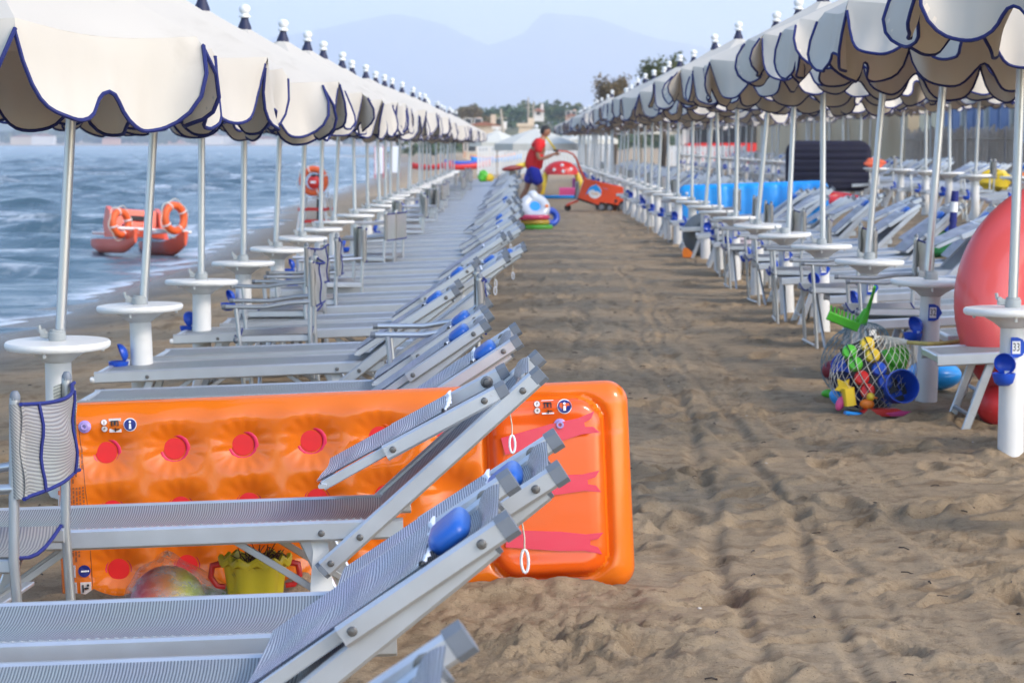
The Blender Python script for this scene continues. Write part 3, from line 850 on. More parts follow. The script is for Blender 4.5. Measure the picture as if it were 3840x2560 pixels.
        if loop:
            e = bp(back - .12, -.03)
            cd = MB().tube([(e[0], .02, e[1]), (e[0] + .004, .018, e[1] - .03), (e[0] + .003, .02, e[1] - .06)], .0018, 5).build('pull_cord', M['cord'], t)
            ring = [(e[0] + .003 + .008 * math.sin(2 * math.pi * k / 14), .02, e[1] - .083 - .025 * math.cos(2 * math.pi * k / 14)) for k in range(14)]
            MB().tube(ring, .0035, 6, closed=True).build('pull_loop', M['hem'], cd)
    if detail == 2:
        # white ratchet plates that hold the backrest
        for y in (.035, LW - .035):
            poly = [(1.155, .315), (1.205, .315), (1.215, .16), (1.195, .06), (1.165, .04), (1.150, .05), (1.150, .18), (1.162, .28)]
            MB().prism(poly, y - .005, y + .005).build('ratchet_plate', M['white_plastic'], t, angle=20)
    return t

def make_lounger_far(alpha, flap, pillow=True):
    t = empty('sun_lounger')
    for y in (0.014, LW - 0.014):
        MB().bar((0, y, SEAT_Z - .029), (1.42, y, SEAT_Z - .029), .028, .058, (0, 1, 0), .006).build('seat_rail', M['alu'], t)
    fr = MB()
    fr.bar((.016, .03, SEAT_Z - .024), (.016, LW - .03, SEAT_Z - .024), .03, .04, (1, 0, 0), .006)
    fr.build('foot_bar', M['alu'], t)
    fabric_strip(MB(), (.03, 0, SEAT_Z - .006), (1.36, 0, SEAT_Z - .006), .026, LW - .026, .016, 5, 4).build('seat_fabric', M['weave'], t)
    for (xa, xb) in ((.27, .11), (1.14, 1.30)):
        l = MB()
        for y in (.045, LW - .045): l.bar((xa, y, SEAT_Z - .05), (xb, y, -.05), .022, .042, (0, 1, 0), .005)
        l.bar((xa + (xb - xa) * .72, .045, .06), (xa + (xb - xa) * .72, LW - .045, .06), .02, .02, (1, 0, 0), .004)
        l.build('leg_frame', M['alu'], t)
    a = R(alpha); ca, sa = math.cos(a), math.sin(a)
    def bp(s, h=0.0): return (PIV[0] + s * ca - h * sa, PIV[1] + s * sa + h * ca)
    for y in (-.016, LW + .016):
        b_ = MB().bar((bp(-.135)[0], y, bp(-.135)[1]), (bp(.60)[0], y, bp(.60)[1]), .028, .052, (0, 1, 0), .006).build('backrest_rail', M['alu'], t)
        inst('end_cap', CAP, b_, (bp(.60)[0], y, bp(.60)[1]), (0, -a, 0))
    q0, q1 = bp(.05, .012), bp(.57, .012)
    fabric_strip(MB(), (q0[0], 0, q0[1]), (q1[0], 0, q1[1]), 0, LW, .03, 5, 4).build('backrest_fabric', M['weave'], t)
    if pillow:
        p = bp(.45, .030); inst('pillow', PILLOW, t, (p[0], LW * .5, p[1]), (0, -a, 0))
    if flap is not None:
        b = R(flap); cb, sb = math.cos(b), math.sin(b); o_ = bp(.55, .040)
        def fp(s, h=0.0): return (o_[0] - s * cb - h * sb, o_[1] - s * sb + h * cb)
        for y in (-.016, LW + .016):
            MB().bar((fp(0)[0], y, fp(0)[1]), (fp(.40)[0], y, fp(.40)[1]), .026, .046, (0, 1, 0), .006).build('sunshade_arm', M['alu'], t)
        e0, e1 = fp(.56, .02), fp(.155, .026)
        fabric_strip(MB(), (e0[0], 0, e0[1]), (e1[0], 0, e1[1]), .004, LW - .004, .012, 5, 4).build('sunshade_fabric', M['weave_flap'], t)
    return t

# ------------------------------------------------------------------ folding armchair (faces -x, back uprights at x = 0, y = 0..CW)
CW = 0.56
def make_chair(detail=True, seed=0):
    t = empty('folding_armchair')
    r = random.Random(seed)
    for y in (0, CW):
        MB().tube([(.015, y, -.06), (0, y, .42), (.02, y, .83)], .0135, 10).build('back_post', M['alu_tube'], t)
        MB().lathe([(0, 0), (.014, 0), (.014, .012), (.008, .022), (0, .024)], 10, (.021, y, .825)).build('post_cap', M['cap'], t)
        MB().tube([(-.36, y + .0, -.06), (-.385, y, .35), (-.40, y, .575)], .0125, 10).build('front_post', M['alu_tube'], t)
        arm = [(.02, y, .60), (-.10, y, .597), (-.24, y, .578), (-.36, y, .582), (-.46, y, .585)]
        ar = MB().tube(arm, .0135, 10).build('armrest', M['alu_tube'], t)
        MB().tube([(-.455, y, .585), (-.478, y, .585)], .0145, 8).build('armrest_tip', M['cap'], ar)
        MB().bar((.0, y + .02 * (1 if y == 0 else -1), .40), (-.42, y + .02 * (1 if y == 0 else -1), .405), .022, .04, (0, 1, 0), .006).build('seat_rail', M['alu'], t)
        inst('pivot_knob', MB().sphere((0, 0, 0), .018, 10, 8).mesh('pivot_knob', M['cap']), t, (-.405, y, .40))
    for (za, zb, x) in ((.38, .0, -.1), (.38, .0, -.3)):
        y0, y1 = (.03, CW - .03) if x == -.1 else (CW - .045, .045)
        MB().tube([(x, y0, .385), (x, (y0 + y1) / 2, .19), (x, y1, .0)], .011, 8).build('cross_leg', M['alu_tube'], t)
    MB().bar((-.1, .03, .27), (-.1, CW - .03, .27), .012, .03, (0, 0, 1), .003).build('cross_brace', M['alu'], t)
    MB().tube([(-.38, 0, .03), (-.38, CW, .03)], .009, 6).build('foot_stretcher', M['alu_tube'], t)
    # seat
    pts = []; n = 8
    for i in range(n):
        u = i / (n - 1)
        for j in range(7):
            v = j / 6
            pts.append((-.01 - .40 * u, .01 + (CW - .02) * v, .425 - .035 * math.sin(math.pi * v)))
    MB().grid(pts, n, 7).build('seat_fabric', M['weave_chair'], t)
    for k, u in ((0, 0), (1, n - 1)):
        MB().tube([Vector(pts[u * 7 + j]) for j in range(7)], .0055, 6).build('seat_binding', M['navy'], t)
    # back sling wrapped round the two posts
    sag = r.uniform(.02, .05); n = 9; m = 16; z0, z1 = .575, .815
    lp = []
    for j in range(m):
        v = j / (m - 1)
        if v < .06: y = -.016 + 0 * v
        y = -.018 + (CW + .036) * v
        x = .016 - .02 * (0 if .04 < v < .96 else 1) * 0 + .022 * (1 if (v < .03 or v > .97) else .55) - 0
        lp.append((x, y, v))
    pts = []
    for i in range(n):
        u = i / (n - 1)
        for (x, y, v) in lp:
            dip = .018 * math.sin(math.pi * v) * (1 if u > .5 else -.4) * abs(2 * u - 1)
            pts.append((x + sag * math.sin(math.pi * v) + .005 * math.sin(9 * u + 7 * v + seed), y, z0 + (z1 - z0) * u - dip))
    bf = MB().grid(pts, n, m)
    # return of the sling in front of each post
    for s0 in (0, m - 1):
        y = lp[s0][1]; q = []
        for i in range(n):
            u = i / (n - 1); zz = z0 + (z1 - z0) * u
            for w in range(5):
                a = math.pi * w / 4
                yy = (0 if s0 == 0 else CW)
                sg = -1 if s0 == 0 else 1
                q.append((.02 + .019 * math.cos(a) * 1.0 + .003, yy + sg * .019 * math.sin(a), zz))
            q.append((.004, yy - sg * .09, zz))
        bf.grid(q, n, 6)
    b = bf.build('back_sling', M['weave_chair'], t, angle=80)
    MB().tube([pts[j] for j in range(m)], .0055, 6).build('lower_binding', M['navy'], b)
    MB().tube([pts[(n - 1) * m + j] for j in range(m)], .0055, 6).build('upper_binding', M['navy'], b)
    if detail:
        for jj in (3, m - 4):
            MB().tube([Vector(pts[i * m + jj]) + Vector((.006, 0, 0)) for i in range(n)], .0045, 6).build('seam_binding', M['navy'], b)
    return t

def make_chair_far():
    t = empty('folding_armchair')
    for y in (0, CW):
        MB().tube([(.015, y, -.05), (0, y, .42), (.02, y, .84)], .0135, 6).build('back_post', M['alu_tube'], t)
        MB().tube([(-.36, y, -.05), (-.40, y, .575)], .0125, 6).build('front_post', M['alu_tube'], t)
        MB().tube([(.02, y, .60), (-.24, y, .58), (-.47, y, .585)], .0135, 6).build('armrest', M['alu_tube'], t)
        MB().bar((0, y, .40), (-.42, y, .405), .022, .04, (0, 1, 0), .006).build('seat_rail', M['alu'], t)
    MB().grid([(-.01 - .40 * i, .01 + (CW - .02) * j / 3, .425 - .03 * math.sin(math.pi * j / 3)) for i in (0, 1) for j in range(4)], 2, 4).build('seat_fabric', M['weave_chair'], t)
    s = MB()
    for y0, y1 in ((-.018, CW + .018),):
        s.grid([(.035 + .03 * math.sin(math.pi * j / 5), y0 + (y1 - y0) * j / 5, .575 + .24 * i) for i in (0, 1) for j in range(6)], 2, 6)
    for y in (0, CW):
        s.tube([(.018, y, .575), (.02, y, .815)], .019, 8)
    b = s.build('back_sling', M['weave_chair'], t)
    for z in (.575, .815):
        MB().tube([(.036 + .03 * math.sin(math.pi * j / 5), -.018 + (CW + .036) * j / 5, z) for j in range(6)], .006, 5).build('binding', M['navy'], b)
    return t

# ------------------------------------------------------------------ table stand (white post, round table, ashtray, number plate)
ASH_CUP = MB().lathe([(0, -.058), (.025, -.056), (.042, -.042), (.050, -.015), (.052, 0), (.046, 0), (.042, -.012), (.02, -.035), (0, -.04)], 18).mesh('cup', M['blue_plastic'])
def lid_mesh():
    mb = MB(); n, m = 16, 8; pts = []
    for i in range(m + 1):
        th = math.pi * .5 * i / m
        for k in range(n):
            a = 2 * math.pi * k / n
            pts.append((.050 * math.cos(th) * math.cos(a), .050 * math.cos(th) * math.sin(a), .036 * math.sin(th)))
    mb.add(pts, [(i * n + k, i * n + (k + 1) % n, (i + 1) * n + (k + 1) % n, (i + 1) * n + k) for i in range(m) for k in range(n)])
    return mb.mesh('lid', M['blue_plastic'])
ASH_LID = lid_mesh()
DISC = MB().lathe([(.055, .588), (.085, .612), (.135, .640), (.19, .648), (.210, .646), (.2175, .654), (.2185, .668), (.213, .676), (.20, .678), (.10, .6785), (0, .6785)], 40).mesh('table_top', M['table_white'])
POST = MB().lathe([(.060, -.20), (.058, .1), (.0555, .45), (.054, .60), (0, .60)], 26).mesh('post', M['white_plastic'])
CLAMP = MB().lathe([(.034, .676), (.036, .680), (.036, .712), (.031, .716), (.031, .724), (.021, .724), (.021, .72)], 18)
CLAMP.bar((-.030, 0, .700), (-.068, 0, .706), .022, .030, (0, 1, 0), .005); CLAMP.tube([(-.060, -.02, .716), (-.060, .02, .716)], .011, 8); CLAMP.tube([(-.07, 0, .716), (-.075, 0, .742)], .008, 6)
CLAMP = CLAMP.mesh('pole_clamp', M['clamp'])
FEET = MB(); 
for k in range(3): FEET.lathe([(.006, .625), (.008, .632), (.006, .648), (0, .648)], 6, (.19 * math.cos(k * 2.1 + .4), .19 * math.sin(k * 2.1 + .4), 0))
FEET = FEET.mesh('hook', M['white_plastic'])
def shield():
    mb = MB()
    prof = [(-.030, -.045), (.000, -.045), (.022, -.036), (.044, 0), (.022, .036), (.0, .045), (-.030, .045)]
    mb.prism(prof, -.002, .002); return mb.mesh('number_plate', M['blue_plastic'], angle=20)
SHIELD = shield()
NUMCARD = MB().box((-.024, -.0035, -.028), (.012, -.0021, .028)).mesh('number_card', M['white'], False)
def make_stand(number=None, ash=None, lid_open=True, hooks=True):
    """ash: angle (degrees, 0 = towards -x, 90 = towards the camera) of the ashtray on the post"""
    t = empty('table_stand')
    inst('post', POST, t)
    d = inst('table_top', DISC, t)
    if hooks: inst('hook', FEET, d)
    inst('pole_clamp', CLAMP, t)
    if ash is not None:
        a = R(180 + ash); c_, s_ = math.cos(a), math.sin(a)
        A = inst('ashtray', ASH_CUP, t, (c_ * .118, s_ * .118, .395))
        li = inst('lid', ASH_LID, A, (-c_ * .012, -s_ * .012, .040), (R(60) * -s_ * -1 * 0, 0, 0))
        li.rotation_euler = Euler((0, 0, a)).to_matrix().to_4x4().to_euler()
        li.rotation_euler = (Matrix.Rotation(a, 3, 'Z') @ Matrix.Rotation(R(72 if lid_open else 8), 3, 'Y').inverted()).to_euler()
        MB().box((c_ * .06 - .012, s_ * .06 - .012, .372), (c_ * .06 + .012, s_ * .06 + .012, .402)).build('bracket', M['white_plastic'], A, False).location = (-c_ * .118 + c_ * .012, -s_ * .118 + s_ * .012, -.395)
    if number is not None:
        P = inst('number_plate', SHIELD, t, (.012, -.0605, .505))
        inst('number_card', NUMCARD, P)
        n = inst('number', text_mesh(str(number), .044, M['black']), P, (-.006, -.0045, 0), (R(90), 0, 0))
        n.scale = (.75, 1.15, 1)
    return t

# ------------------------------------------------------------------ beach parasol
UR, RIM, APEX = 0.90, 1.98, 2.44
def canopy_point(k, u, t):
    a0 = R(22.5 + 45 * k); a1 = a0 + R(45)
    c0 = Vector((math.cos(a0), math.sin(a0), 0)); c1 = Vector((math.cos(a1), math.sin(a1), 0))
    e = c0.lerp(c1, u) * UR
    p = e * t
    z = APEX + (RIM - APEX) * (t ** .95)
    z -= .028 * math.sin(math.pi * u) * t * t
    p = p * (1 - .035 * math.sin(math.pi * u) * t * t)
    return Vector((p.x, p.y, z))
def hem_depth(u, dmax, notch, slit):
    env = 1 - math.exp(-(min(u, 1 - u) / .055) ** 1.15)
    wave = dmax - (dmax - notch) * math.exp(-((u - .5) / .115) ** 2)
    return slit + (wave - slit) * env
def valance(k, r, nu=33, nd=6):
    """points of one scalloped flap: rows from rim to hem"""
    dm = r.uniform(.25, .28); notch = r.uniform(.11, .18); s0 = r.uniform(.015, .05)
    ph = r.uniform(0, 6.28); tilt = r.uniform(-.04, .22); wv = r.uniform(.06, .22); curl0 = r.choice((-.25, 0, .3, .8)); curl1 = r.choice((-.25, 0, .3, .8)); fold = r.uniform(.004, .016); hj = r.uniform(-.10, .10)
    am = R(22.5 + 45 * k + 22.5); out = Vector((math.cos(am), math.sin(am), 0)); tan = Vector((-math.sin(am), math.cos(am), 0))
    pts = []
    for i in range(nu):
        u = i / (nu - 1)
        rim = canopy_point(k, u, 1.0)
        d = hem_depth(u, dm * (1 + hj * math.sin(3.1 * u + ph)), notch, s0)
        th = tilt + wv * math.sin(6.0 * u + ph) + curl0 * max(0, 1 - u / .16) ** 1.5 + curl1 * max(0, 1 - (1 - u) / .16) ** 1.5
        for j in range(nd):
            w = j / (nd - 1); s = d * w
            th_ = th * (.25 + .75 * w) * (s / .3) ** .3 if s > 0 else 0
            rd = min(1, s / .03)
            p = rim + Vector((0, 0, -1)) * s * math.cos(th_) + out * (s * math.sin(th_) + .010 * rd) + tan * (.012 * math.sin(7 * u + ph) * w) + out * (fold * math.sin(15 * u + 2 * ph) * w * rd)
            p += out * (.006 * math.sin(40 * u + ph) * w * math.exp(-((u - .5) / .5) ** 2))
            pts.append(p)
    return pts, out
def shell(mb, pts, nu, nv, off, slots=(0, 1)):
    mb.slot = slots[0]; mb.grid(pts, nu, nv)
    mb.slot = slots[1]; mb.grid([Vector(p) + Vector(o) for p, o in zip(pts, off)], nu, nv, True)
def make_umbrella(seed, detail=True):
    r = random.Random(seed)
    t = empty('beach_parasol')
    cm = MB(); nu, nt_ = 9, 8
    for k in range(8):
        pts, off = [], []
        for i in range(nu):
            for j in range(nt_):
                p = canopy_point(k, i / (nu - 1), .03 + .97 * j / (nt_ - 1)); pts.append(p); off.append(Vector((0, 0, -.006)))
        shell(cm, pts, nu, nt_, off)
    allv = []
    for k in range(8):
        pts, out = valance(k, r)
        allv.append((pts, out))
    if not detail:
        for pts, out in allv:
            sp = [pts[i * 6 + j] for i in range(0, 33, 2) for j in (0, 2, 5)]
            shell(cm, sp, 17, 3, [-out * .006] * len(sp))
            cm.slot = 2; cm.tube([pts[i * 6 + 5] for i in range(0, 33, 2)], .007, 5)
        cm.build('canopy', [M['canvas'], M['canvas_in'], M['piping']], t, angle=60)
    else:
        cn = cm.build('canopy', [M['canvas'], M['canvas_in']], t, angle=60)
        for pts, out in allv:
            v = MB(); shell(v, pts, 33, 6, [-out * .005] * len(pts))
            vo = v.build('valance', [M['canvas'], M['canvas_in']], t, angle=80)
            hem = [Vector(pts[i * 6 + 5]) - out * .0025 for i in range(33)]
            MB().tube(hem, .0068, 6).build('piping', M['piping'], vo)
        for k in range(8):
            a = R(22.5 + 45 * k); c_, s_ = math.cos(a), math.sin(a)
            MB().tube([(c_ * .03, s_ * .03, APEX - .04), (c_ * .45, s_ * .45, (APEX + RIM) / 2 - .022), (c_ * UR * .99, s_ * UR * .99, RIM - .016)], .006, 5).build('rib', M['alu_tube'], t)
            MB().tube([(c_ * .025, s_ * .025, RIM - .12), (c_ * .42, s_ * .42, (APEX + RIM) / 2 - .03)], .005, 5).build('strut', M['alu_tube'], t)
    MB().tube([(0, 0, .42), (0, 0, 1.4), (0, 0, APEX - .02)], .0215, 14).build('pole', M['alu_tube'], t)
    MB().lathe([(.05, APEX - .035), (.046, APEX - .01), (.030, APEX + .03), (.024, APEX + .055), (0, APEX + .055)], 14).build('collar', M['navy_dark'], t)
    MB().lathe([(.020, APEX + .05), (.040, APEX + .055), (.041, APEX + .066), (.030, APEX + .074), (.022, APEX + .080), (.034, APEX + .090), (.041, APEX + .108), (.039, APEX + .124), (.028, APEX + .138), (.012, APEX + .145), (0, APEX + .146)], 16).build('finial', M['white_plastic'], t)
    return t
# ------------------------------------------------------------------ setting the beach: rows of parasols, stands, loungers, chairs
class Proto:
    def __init__(self, make): self.make = make; self.root = None
    def get(self):
        if self.root is None:
            self.root = self.make(); return self.root
        return copy_tree(self.root)
def put(o, x, y, z, rot=(0, 0, 0), label=None, cat=None, group=None):
    o.location = (x, y, z); o.rotation_euler = rot
    return tag(o, label, cat, group)
rr = random.Random(21)
STEP = 2.42
LX, LY0 = -1.90, 10.80          # seaside row of stands
RX, RY0 = 2.20, 11.60           # inland row of stands
R3X = 6.15

UNEAR = [Proto(lambda s=s: make_umbrella(s, True)) for s in (3, 8, 14, 23, 31)]
UFAR = [Proto(lambda s=s: make_umbrella(s, False)) for s in (41, 52, 63, 74)]
def umbrella(x, y, z, tilt, tilty, rot, near, label, group, i):
    o = (UNEAR if near else UFAR)[i % (5 if near else 4)].get()
    h = gz(x, y) + .68 - z                      # height of the table clamp above the parasol's own origin
    rm = Matrix.Rotation(tilt, 3, 'Y') @ Matrix.Rotation(tilty, 3, 'X') @ Matrix.Rotation(rot, 3, 'Z')
    d = Matrix.Rotation(tilt, 3, 'Y') @ Matrix.Rotation(tilty, 3, 'X') @ Vector((0, 0, h))
    put(o, x - d.x, y - d.y, z, tuple(rm.to_euler()), label, 'parasol', group)
    return o

SNEAR = {}
def stand(x, y, tilt, label, group, number=None, ash=None, lid=True, rot=0.0):
    key = (ash, lid)
    if number is not None:
        o = make_stand(number, ash, lid)
    else:
        if key not in SNEAR: SNEAR[key] = Proto(lambda: make_stand(None, ash, lid))
        o = SNEAR[key].get()
    return put(o, x, y, gz(x, y) - .005, (tilt[0], tilt[1], rot), label, 'beach table', group)

# seaside row -------------------------------------------------------------
ltilt = {-1: 3.0, 0: 3.2, 1: 3.6, 2: 0.4, 3: 0.6, 4: 2.2, 5: 2.0, 6: 1.0}
for j in range(-1, 29):
    y = LY0 + STEP * j; x = LX + (0 if j < 6 else rr.uniform(-.05, .05))
    t = R(ltilt.get(j, rr.gauss(1.0, 1.6)))
    near = y < 27
    if j < 9:
        lab = 'cream parasol with scalloped blue-edged valance, %s from the front in the seaside row' % ORD[j + 1]
        umbrella(x, y, -.215 + rr.uniform(-.02, .02), t, R(rr.gauss(-2.0, .7)), R(rr.choice((0, 45, 90, 135, 180, 225)) + rr.uniform(-4, 4)), near, lab, 'parasols of the seaside row', j + 1)
    else:
        umbrella(x, y, -.215 + rr.uniform(-.03, .03), t, R(rr.gauss(-1.5, 1)), R(rr.uniform(0, 360)), near, 'small cream parasol far down the seaside row, beyond the ninth', 'distant parasols of the seaside row', j)
    if j == -1: stand(x, y, (0, 0), 'white round pole table under the foremost seaside parasol, beyond the left edge', 'pole tables of the seaside row', None, None)
    if j >= 0:
        ta = (R(rr.gauss(.5, 1.2)), R(rr.gauss(0, 1.0)))
        if j == 0: ta = (R(2.0), R(-.6))
        if j == 1: ta = (R(.8), R(-1.6))
        if j == 2: ta = (R(-1.0), R(0))
        ash = {0: None, 1: 15, 2: -40, 3: 30, 4: 200}.get(j, rr.choice([None, 200, 20, 60]))
        if j < 9:
            labs = ['white round table on a post, nearest one beside the water, parasol pole through it',
                    'white tilted round table with an open blue ashtray on its post, second beside the water',
                    'white round table on a thick post, third from the front beside the water',
                    'white round table behind the folding armchair, fourth from the front beside the water']
            lab = labs[j] if j < 4 else 'white round pole table, %s from the front in the seaside row' % ORD[j]
            grp = 'pole tables of the seaside row'
        else:
            lab, grp = 'tiny white pole table far down the seaside row, beyond the ninth', 'distant pole tables of the seaside row'
        stand(x, y, ta, lab, grp, None, ash)

# inland row ---------------------------------------------------------------
rtilt = {-1: 1.5, 0: 1.5, 1: 4.2, 2: 4.8, 3: -.2, 4: 2.4, 5: 5.0, 6: .5, 7: -2.0, 8: 4.0, 9: 0.5}
for k in range(-1, 36):
    y = RY0 + STEP * k; x = RX + (rr.uniform(-.03, .03) if k > 4 else 0)
    t = R(rtilt.get(k, rr.gauss(.8, 1.8)))
    near = y < 29
    if k < 9:
        lab = 'cream parasol with scalloped blue-edged valance, %s from the front on the right of the aisle' % ORD[k + 1]
        umbrella(x, y, .01 + rr.uniform(-.02, .02), t, R(rr.gauss(-1.5, .8)), R(rr.choice((0, 45, 90, 135, 180, 225)) + rr.uniform(-4, 4)), near, lab, 'parasols on the right of the aisle', k + 3)
    else:
        umbrella(x, y, .01 + rr.uniform(-.03, .03), t, R(rr.gauss(-1.2, 1)), R(rr.uniform(0, 360)), near, 'small cream parasol far down the right side of the aisle', 'distant parasols on the right of the aisle', k)
    if k == -1: stand(x, y, (0, 0), 'white round pole table under the foremost right parasol, beyond the right edge', 'pole tables on the right of the aisle', None, 60)
    if k >= 0:
        ta = (R(rr.gauss(.4, 1.0)), R(rr.gauss(0, 1.2)))
        if k == 1: ta = (R(.8), R(1.6))
        if k == 2: ta = (R(.2), R(1.0))
        num = 33 - k if k < 9 else None
        ash = {0: 62, 1: 35, 2: 20, 3: 50, 4: 15, 5: 20, 6: 40, 7: 60}.get(k, rr.choice([30, 60, 0, 100]))
        if k < 4:
            lab = 'white pole table with plate number %d, %s on the right of the aisle' % (num, ORD[k]) if k != 2 else 'white pole table between the tables with plates 30 and 32'
            grp = 'pole tables on the right of the aisle'
        elif k < 9:
            lab = 'white pole table with blue ashtray, %s from the front on the right of the aisle' % ORD[k]; grp = 'pole tables on the right of the aisle'
        else:
            lab, grp = 'small white pole table far down the right side of the aisle', 'distant pole tables on the right of the aisle'
        stand(x, y, ta, lab, grp, num, ash)

# the row behind it, a little higher up the beach ---------------------------
for k in range(5, 36):
    y = 13.0 + STEP * k; x = R3X + rr.uniform(-.08, .08)
    near = False
    i = k - 5
    g0 = gz(x, y)
    umbrella(x, y, g0 - .10 + rr.uniform(-.03, .03), R(rr.gauss(1, 1.5)), R(rr.gauss(0, 1)), R(rr.uniform(0, 360)), near,
             'cream parasol, %s from the front in the rearmost row by the reed fence' % ORD[i] if i < 8 else 'small cream parasol far along the rearmost row by the wall',
             'parasols of the rearmost row' if i < 8 else 'distant parasols of the rearmost row', k)
    stand(x, y, (R(rr.gauss(.3, .8)), R(rr.gauss(0, .8))),
          'white pole table, %s from the front in the rearmost row' % ORD[i] if i < 8 else 'small white pole table far along the rearmost row',
          'pole tables of the rearmost row' if i < 8 else 'distant pole tables of the rearmost row', None, rr.choice([30, 60, 0, 110]))
for k in range(14, 36, 2):
    y = 13.5 + STEP * k; x = 9.0 + rr.uniform(-.1, .1)
    umbrella(x, y, gz(x, y) - .05, R(rr.gauss(0, 1.5)), R(rr.gauss(0, 1)), R(rr.uniform(0, 360)), False,
             'hazy cream parasol close to the wall behind the rearmost row', 'parasols close to the wall', k)

# loungers -----------------------------------------------------------------
def slope(x):
    return -math.atan((gz(x + 1.6, 10) - gz(x, 10)) / 1.6)
def lounger(o, x, y, yaw=0.0, label=None, group=None, roll=0.0):
    return put(o, x, y, gz(x + .2, y) - .0, (roll, slope(x), yaw), label, 'sun lounger', group)
G1 = 'sun loungers of the seaside row'
LN = [  # x of foot end, y of near rail, backrest, sunshade, pillow, loop, label
    (-1.83, 3.06, 38, 32, True, False, 'silver lounger with only its capped rail end showing at the bottom edge'),
    (-1.775, 4.84, 37, 32, True, False, 'silver sun lounger nearest the camera with white-hemmed sunshade and blue pillow'),
    (-1.67, 5.58, 37, 31, True, True, 'silver sun lounger just behind the nearest one, blue pillow at its head'),
    (-1.73, 7.28, 40.0, 26, False, True, 'silver sun lounger standing against the orange airbed, sunshade lifted'),
    (-1.76, 9.30, 37, 31, True, False, 'sun lounger whose rail ends and pillow peek over the orange airbed'),
    (-1.89, 10.36, 36, 32, True, True, 'sun lounger right behind the orange airbed with blue pillow and two cord loops'),
    (-1.90, 11.22, 36, 31, True, False, 'sun lounger in front of the small armchair by the aisle'),
    (-2.06, 12.72, 36, 30, True, False, 'long sun lounger with its foot end showing left of the armchair'),
    (-1.90, 13.58, 35, None, False, False, 'sun lounger without sunshade below the big folding armchair'),
    (-2.00, 15.20, 37, 31, True, True, 'sun lounger behind the big folding armchair, foot end by the third table'),
]
for i, (x, y, al, fl, pi, lo, lab) in enumerate(LN):
    o = make_lounger(al, fl, 2, pi, lo, seed=i, back=.66 if i == 3 else .60, lifted=(i == 3))
    lounger(o, x, y, R(rr.uniform(-.6, .6) if i > 3 else 0), lab, G1)
LV = [Proto(lambda a=a: make_lounger(a[0], a[1], 1, a[2], True, seed=40)) for a in ((37, 31, False), (33, 27, True), (40, 35, False), (35, 30, False))]
LR = [Proto(lambda a=a: make_lounger(a[0], a[1], 1, a[2], False, seed=60)) for a in ((44, 38, True), (41, 30, True), (47, 42, True), (43, 20, False))]
LF = [Proto(lambda a=a: make_lounger_far(*a)) for a in ((37, 31, False), (33, 26, True), (41, 35, False), (36, None, True), (30, 24, False))]
c = 10
ys = [16.1] + [LY0 + STEP * j + d for j in range(3, 29) for d in (-.66, .40)]
for y in ys:
    o = (LV[rr.randrange(4)] if y < 27 else LF[rr.randrange(5)]).get()
    lounger(o, -1.77 + rr.uniform(-.10, .07), y + rr.uniform(-.08, .08), R(rr.uniform(-1.5, 1.5)),
            'silver sun lounger, %s from the front in the seaside row' % ORD[c] if c < 20 else 'distant silver sun lounger far down the seaside row', G1 if c < 20 else 'distant sun loungers of the seaside row')
    c += 1
G2 = 'sun loungers on the right of the aisle'
c = 0
for k in range(0, 35):
    for d, xo in ((-1.17, 2.07), (.0, 2.30)):
        if k == 0 and d < 0: continue
        y = RY0 + STEP * k + d
        if 12.7 < y < 12.95: y = 12.74
        o = (LR[rr.randrange(4)] if y < 29 else LF[rr.randrange(5)]).get()
        lab = ('silver lounger foot jutting out beside number plate 33' if c == 1 else
               'silver sun lounger, %s from the front on the right of the aisle' % ORD[c] if c < 18 else 'distant silver sun lounger far down the right of the aisle')
        lounger(o, xo + (rr.uniform(-.05, .08) if c > 1 else 0), y, R(rr.uniform(-2, 2)) if c > 1 else 0, lab, G2 if c < 18 else 'distant sun loungers on the right of the aisle')
        c += 1
G3 = 'sun loungers of the rearmost row'
c = 0
for k in range(4, 34):
    for d in (-.8, .5):
        y = 13.0 + STEP * k + d
        o = LF[rr.randrange(5)].get()
        lounger(o, 5.95 + rr.uniform(-.1, .25), y, R(rr.uniform(-2, 2)),
                'silver sun lounger, %s from the front in the rearmost row' % ORD[c] if c < 14 else 'distant silver sun lounger in the rearmost row', G3 if c < 14 else 'distant sun loungers of the rearmost row')
        c += 1

# armchairs ------------------------------------------------------------------
CN = [
    (-1.265, 6.55, -3.5, 'folding armchair with woven sling back, nearest one at the left edge'),
    (-.17, 11.72, 2.0, 'folding armchair by the aisle with its back to the sand lane'),
    (-1.13, 14.30, 2.0, 'big folding armchair with long bare armrests among the left loungers'),
    (-1.33, 16.45, -8.0, 'folding armchair with a crumpled sling behind the big folding armchair'),
    (-1.22, 17.60, 4.0, 'folding armchair with sunlit sling beside the crumpled one'),
]
for i, (x, y, a, lab) in enumerate(CN):
    put(make_chair(True, i), x, y, gz(x - .2, y), (0, slope(-1.6) * .8, R(a)), lab, 'armchair', 'folding armchairs of the seaside row')
CF = Proto(make_chair_far)
c = 5
for j in range(4, 24):
    y = LY0 + STEP * j + rr.choice((-1.0, 1.05)) + rr.uniform(-.1, .1); x = -1.2 + rr.uniform(-.18, .1)
    put(CF.get(), x, y, gz(x, y), (0, 0, R(rr.uniform(-14, 14))), 'folding armchair, %s from the front among the left loungers' % ORD[c] if c < 14 else 'distant folding armchair far down the left loungers',
        'armchair', 'folding armchairs of the seaside row' if c < 14 else 'distant armchairs of the seaside row'); c += 1
CR = Proto(lambda: make_chair(False, 9))
c = 0
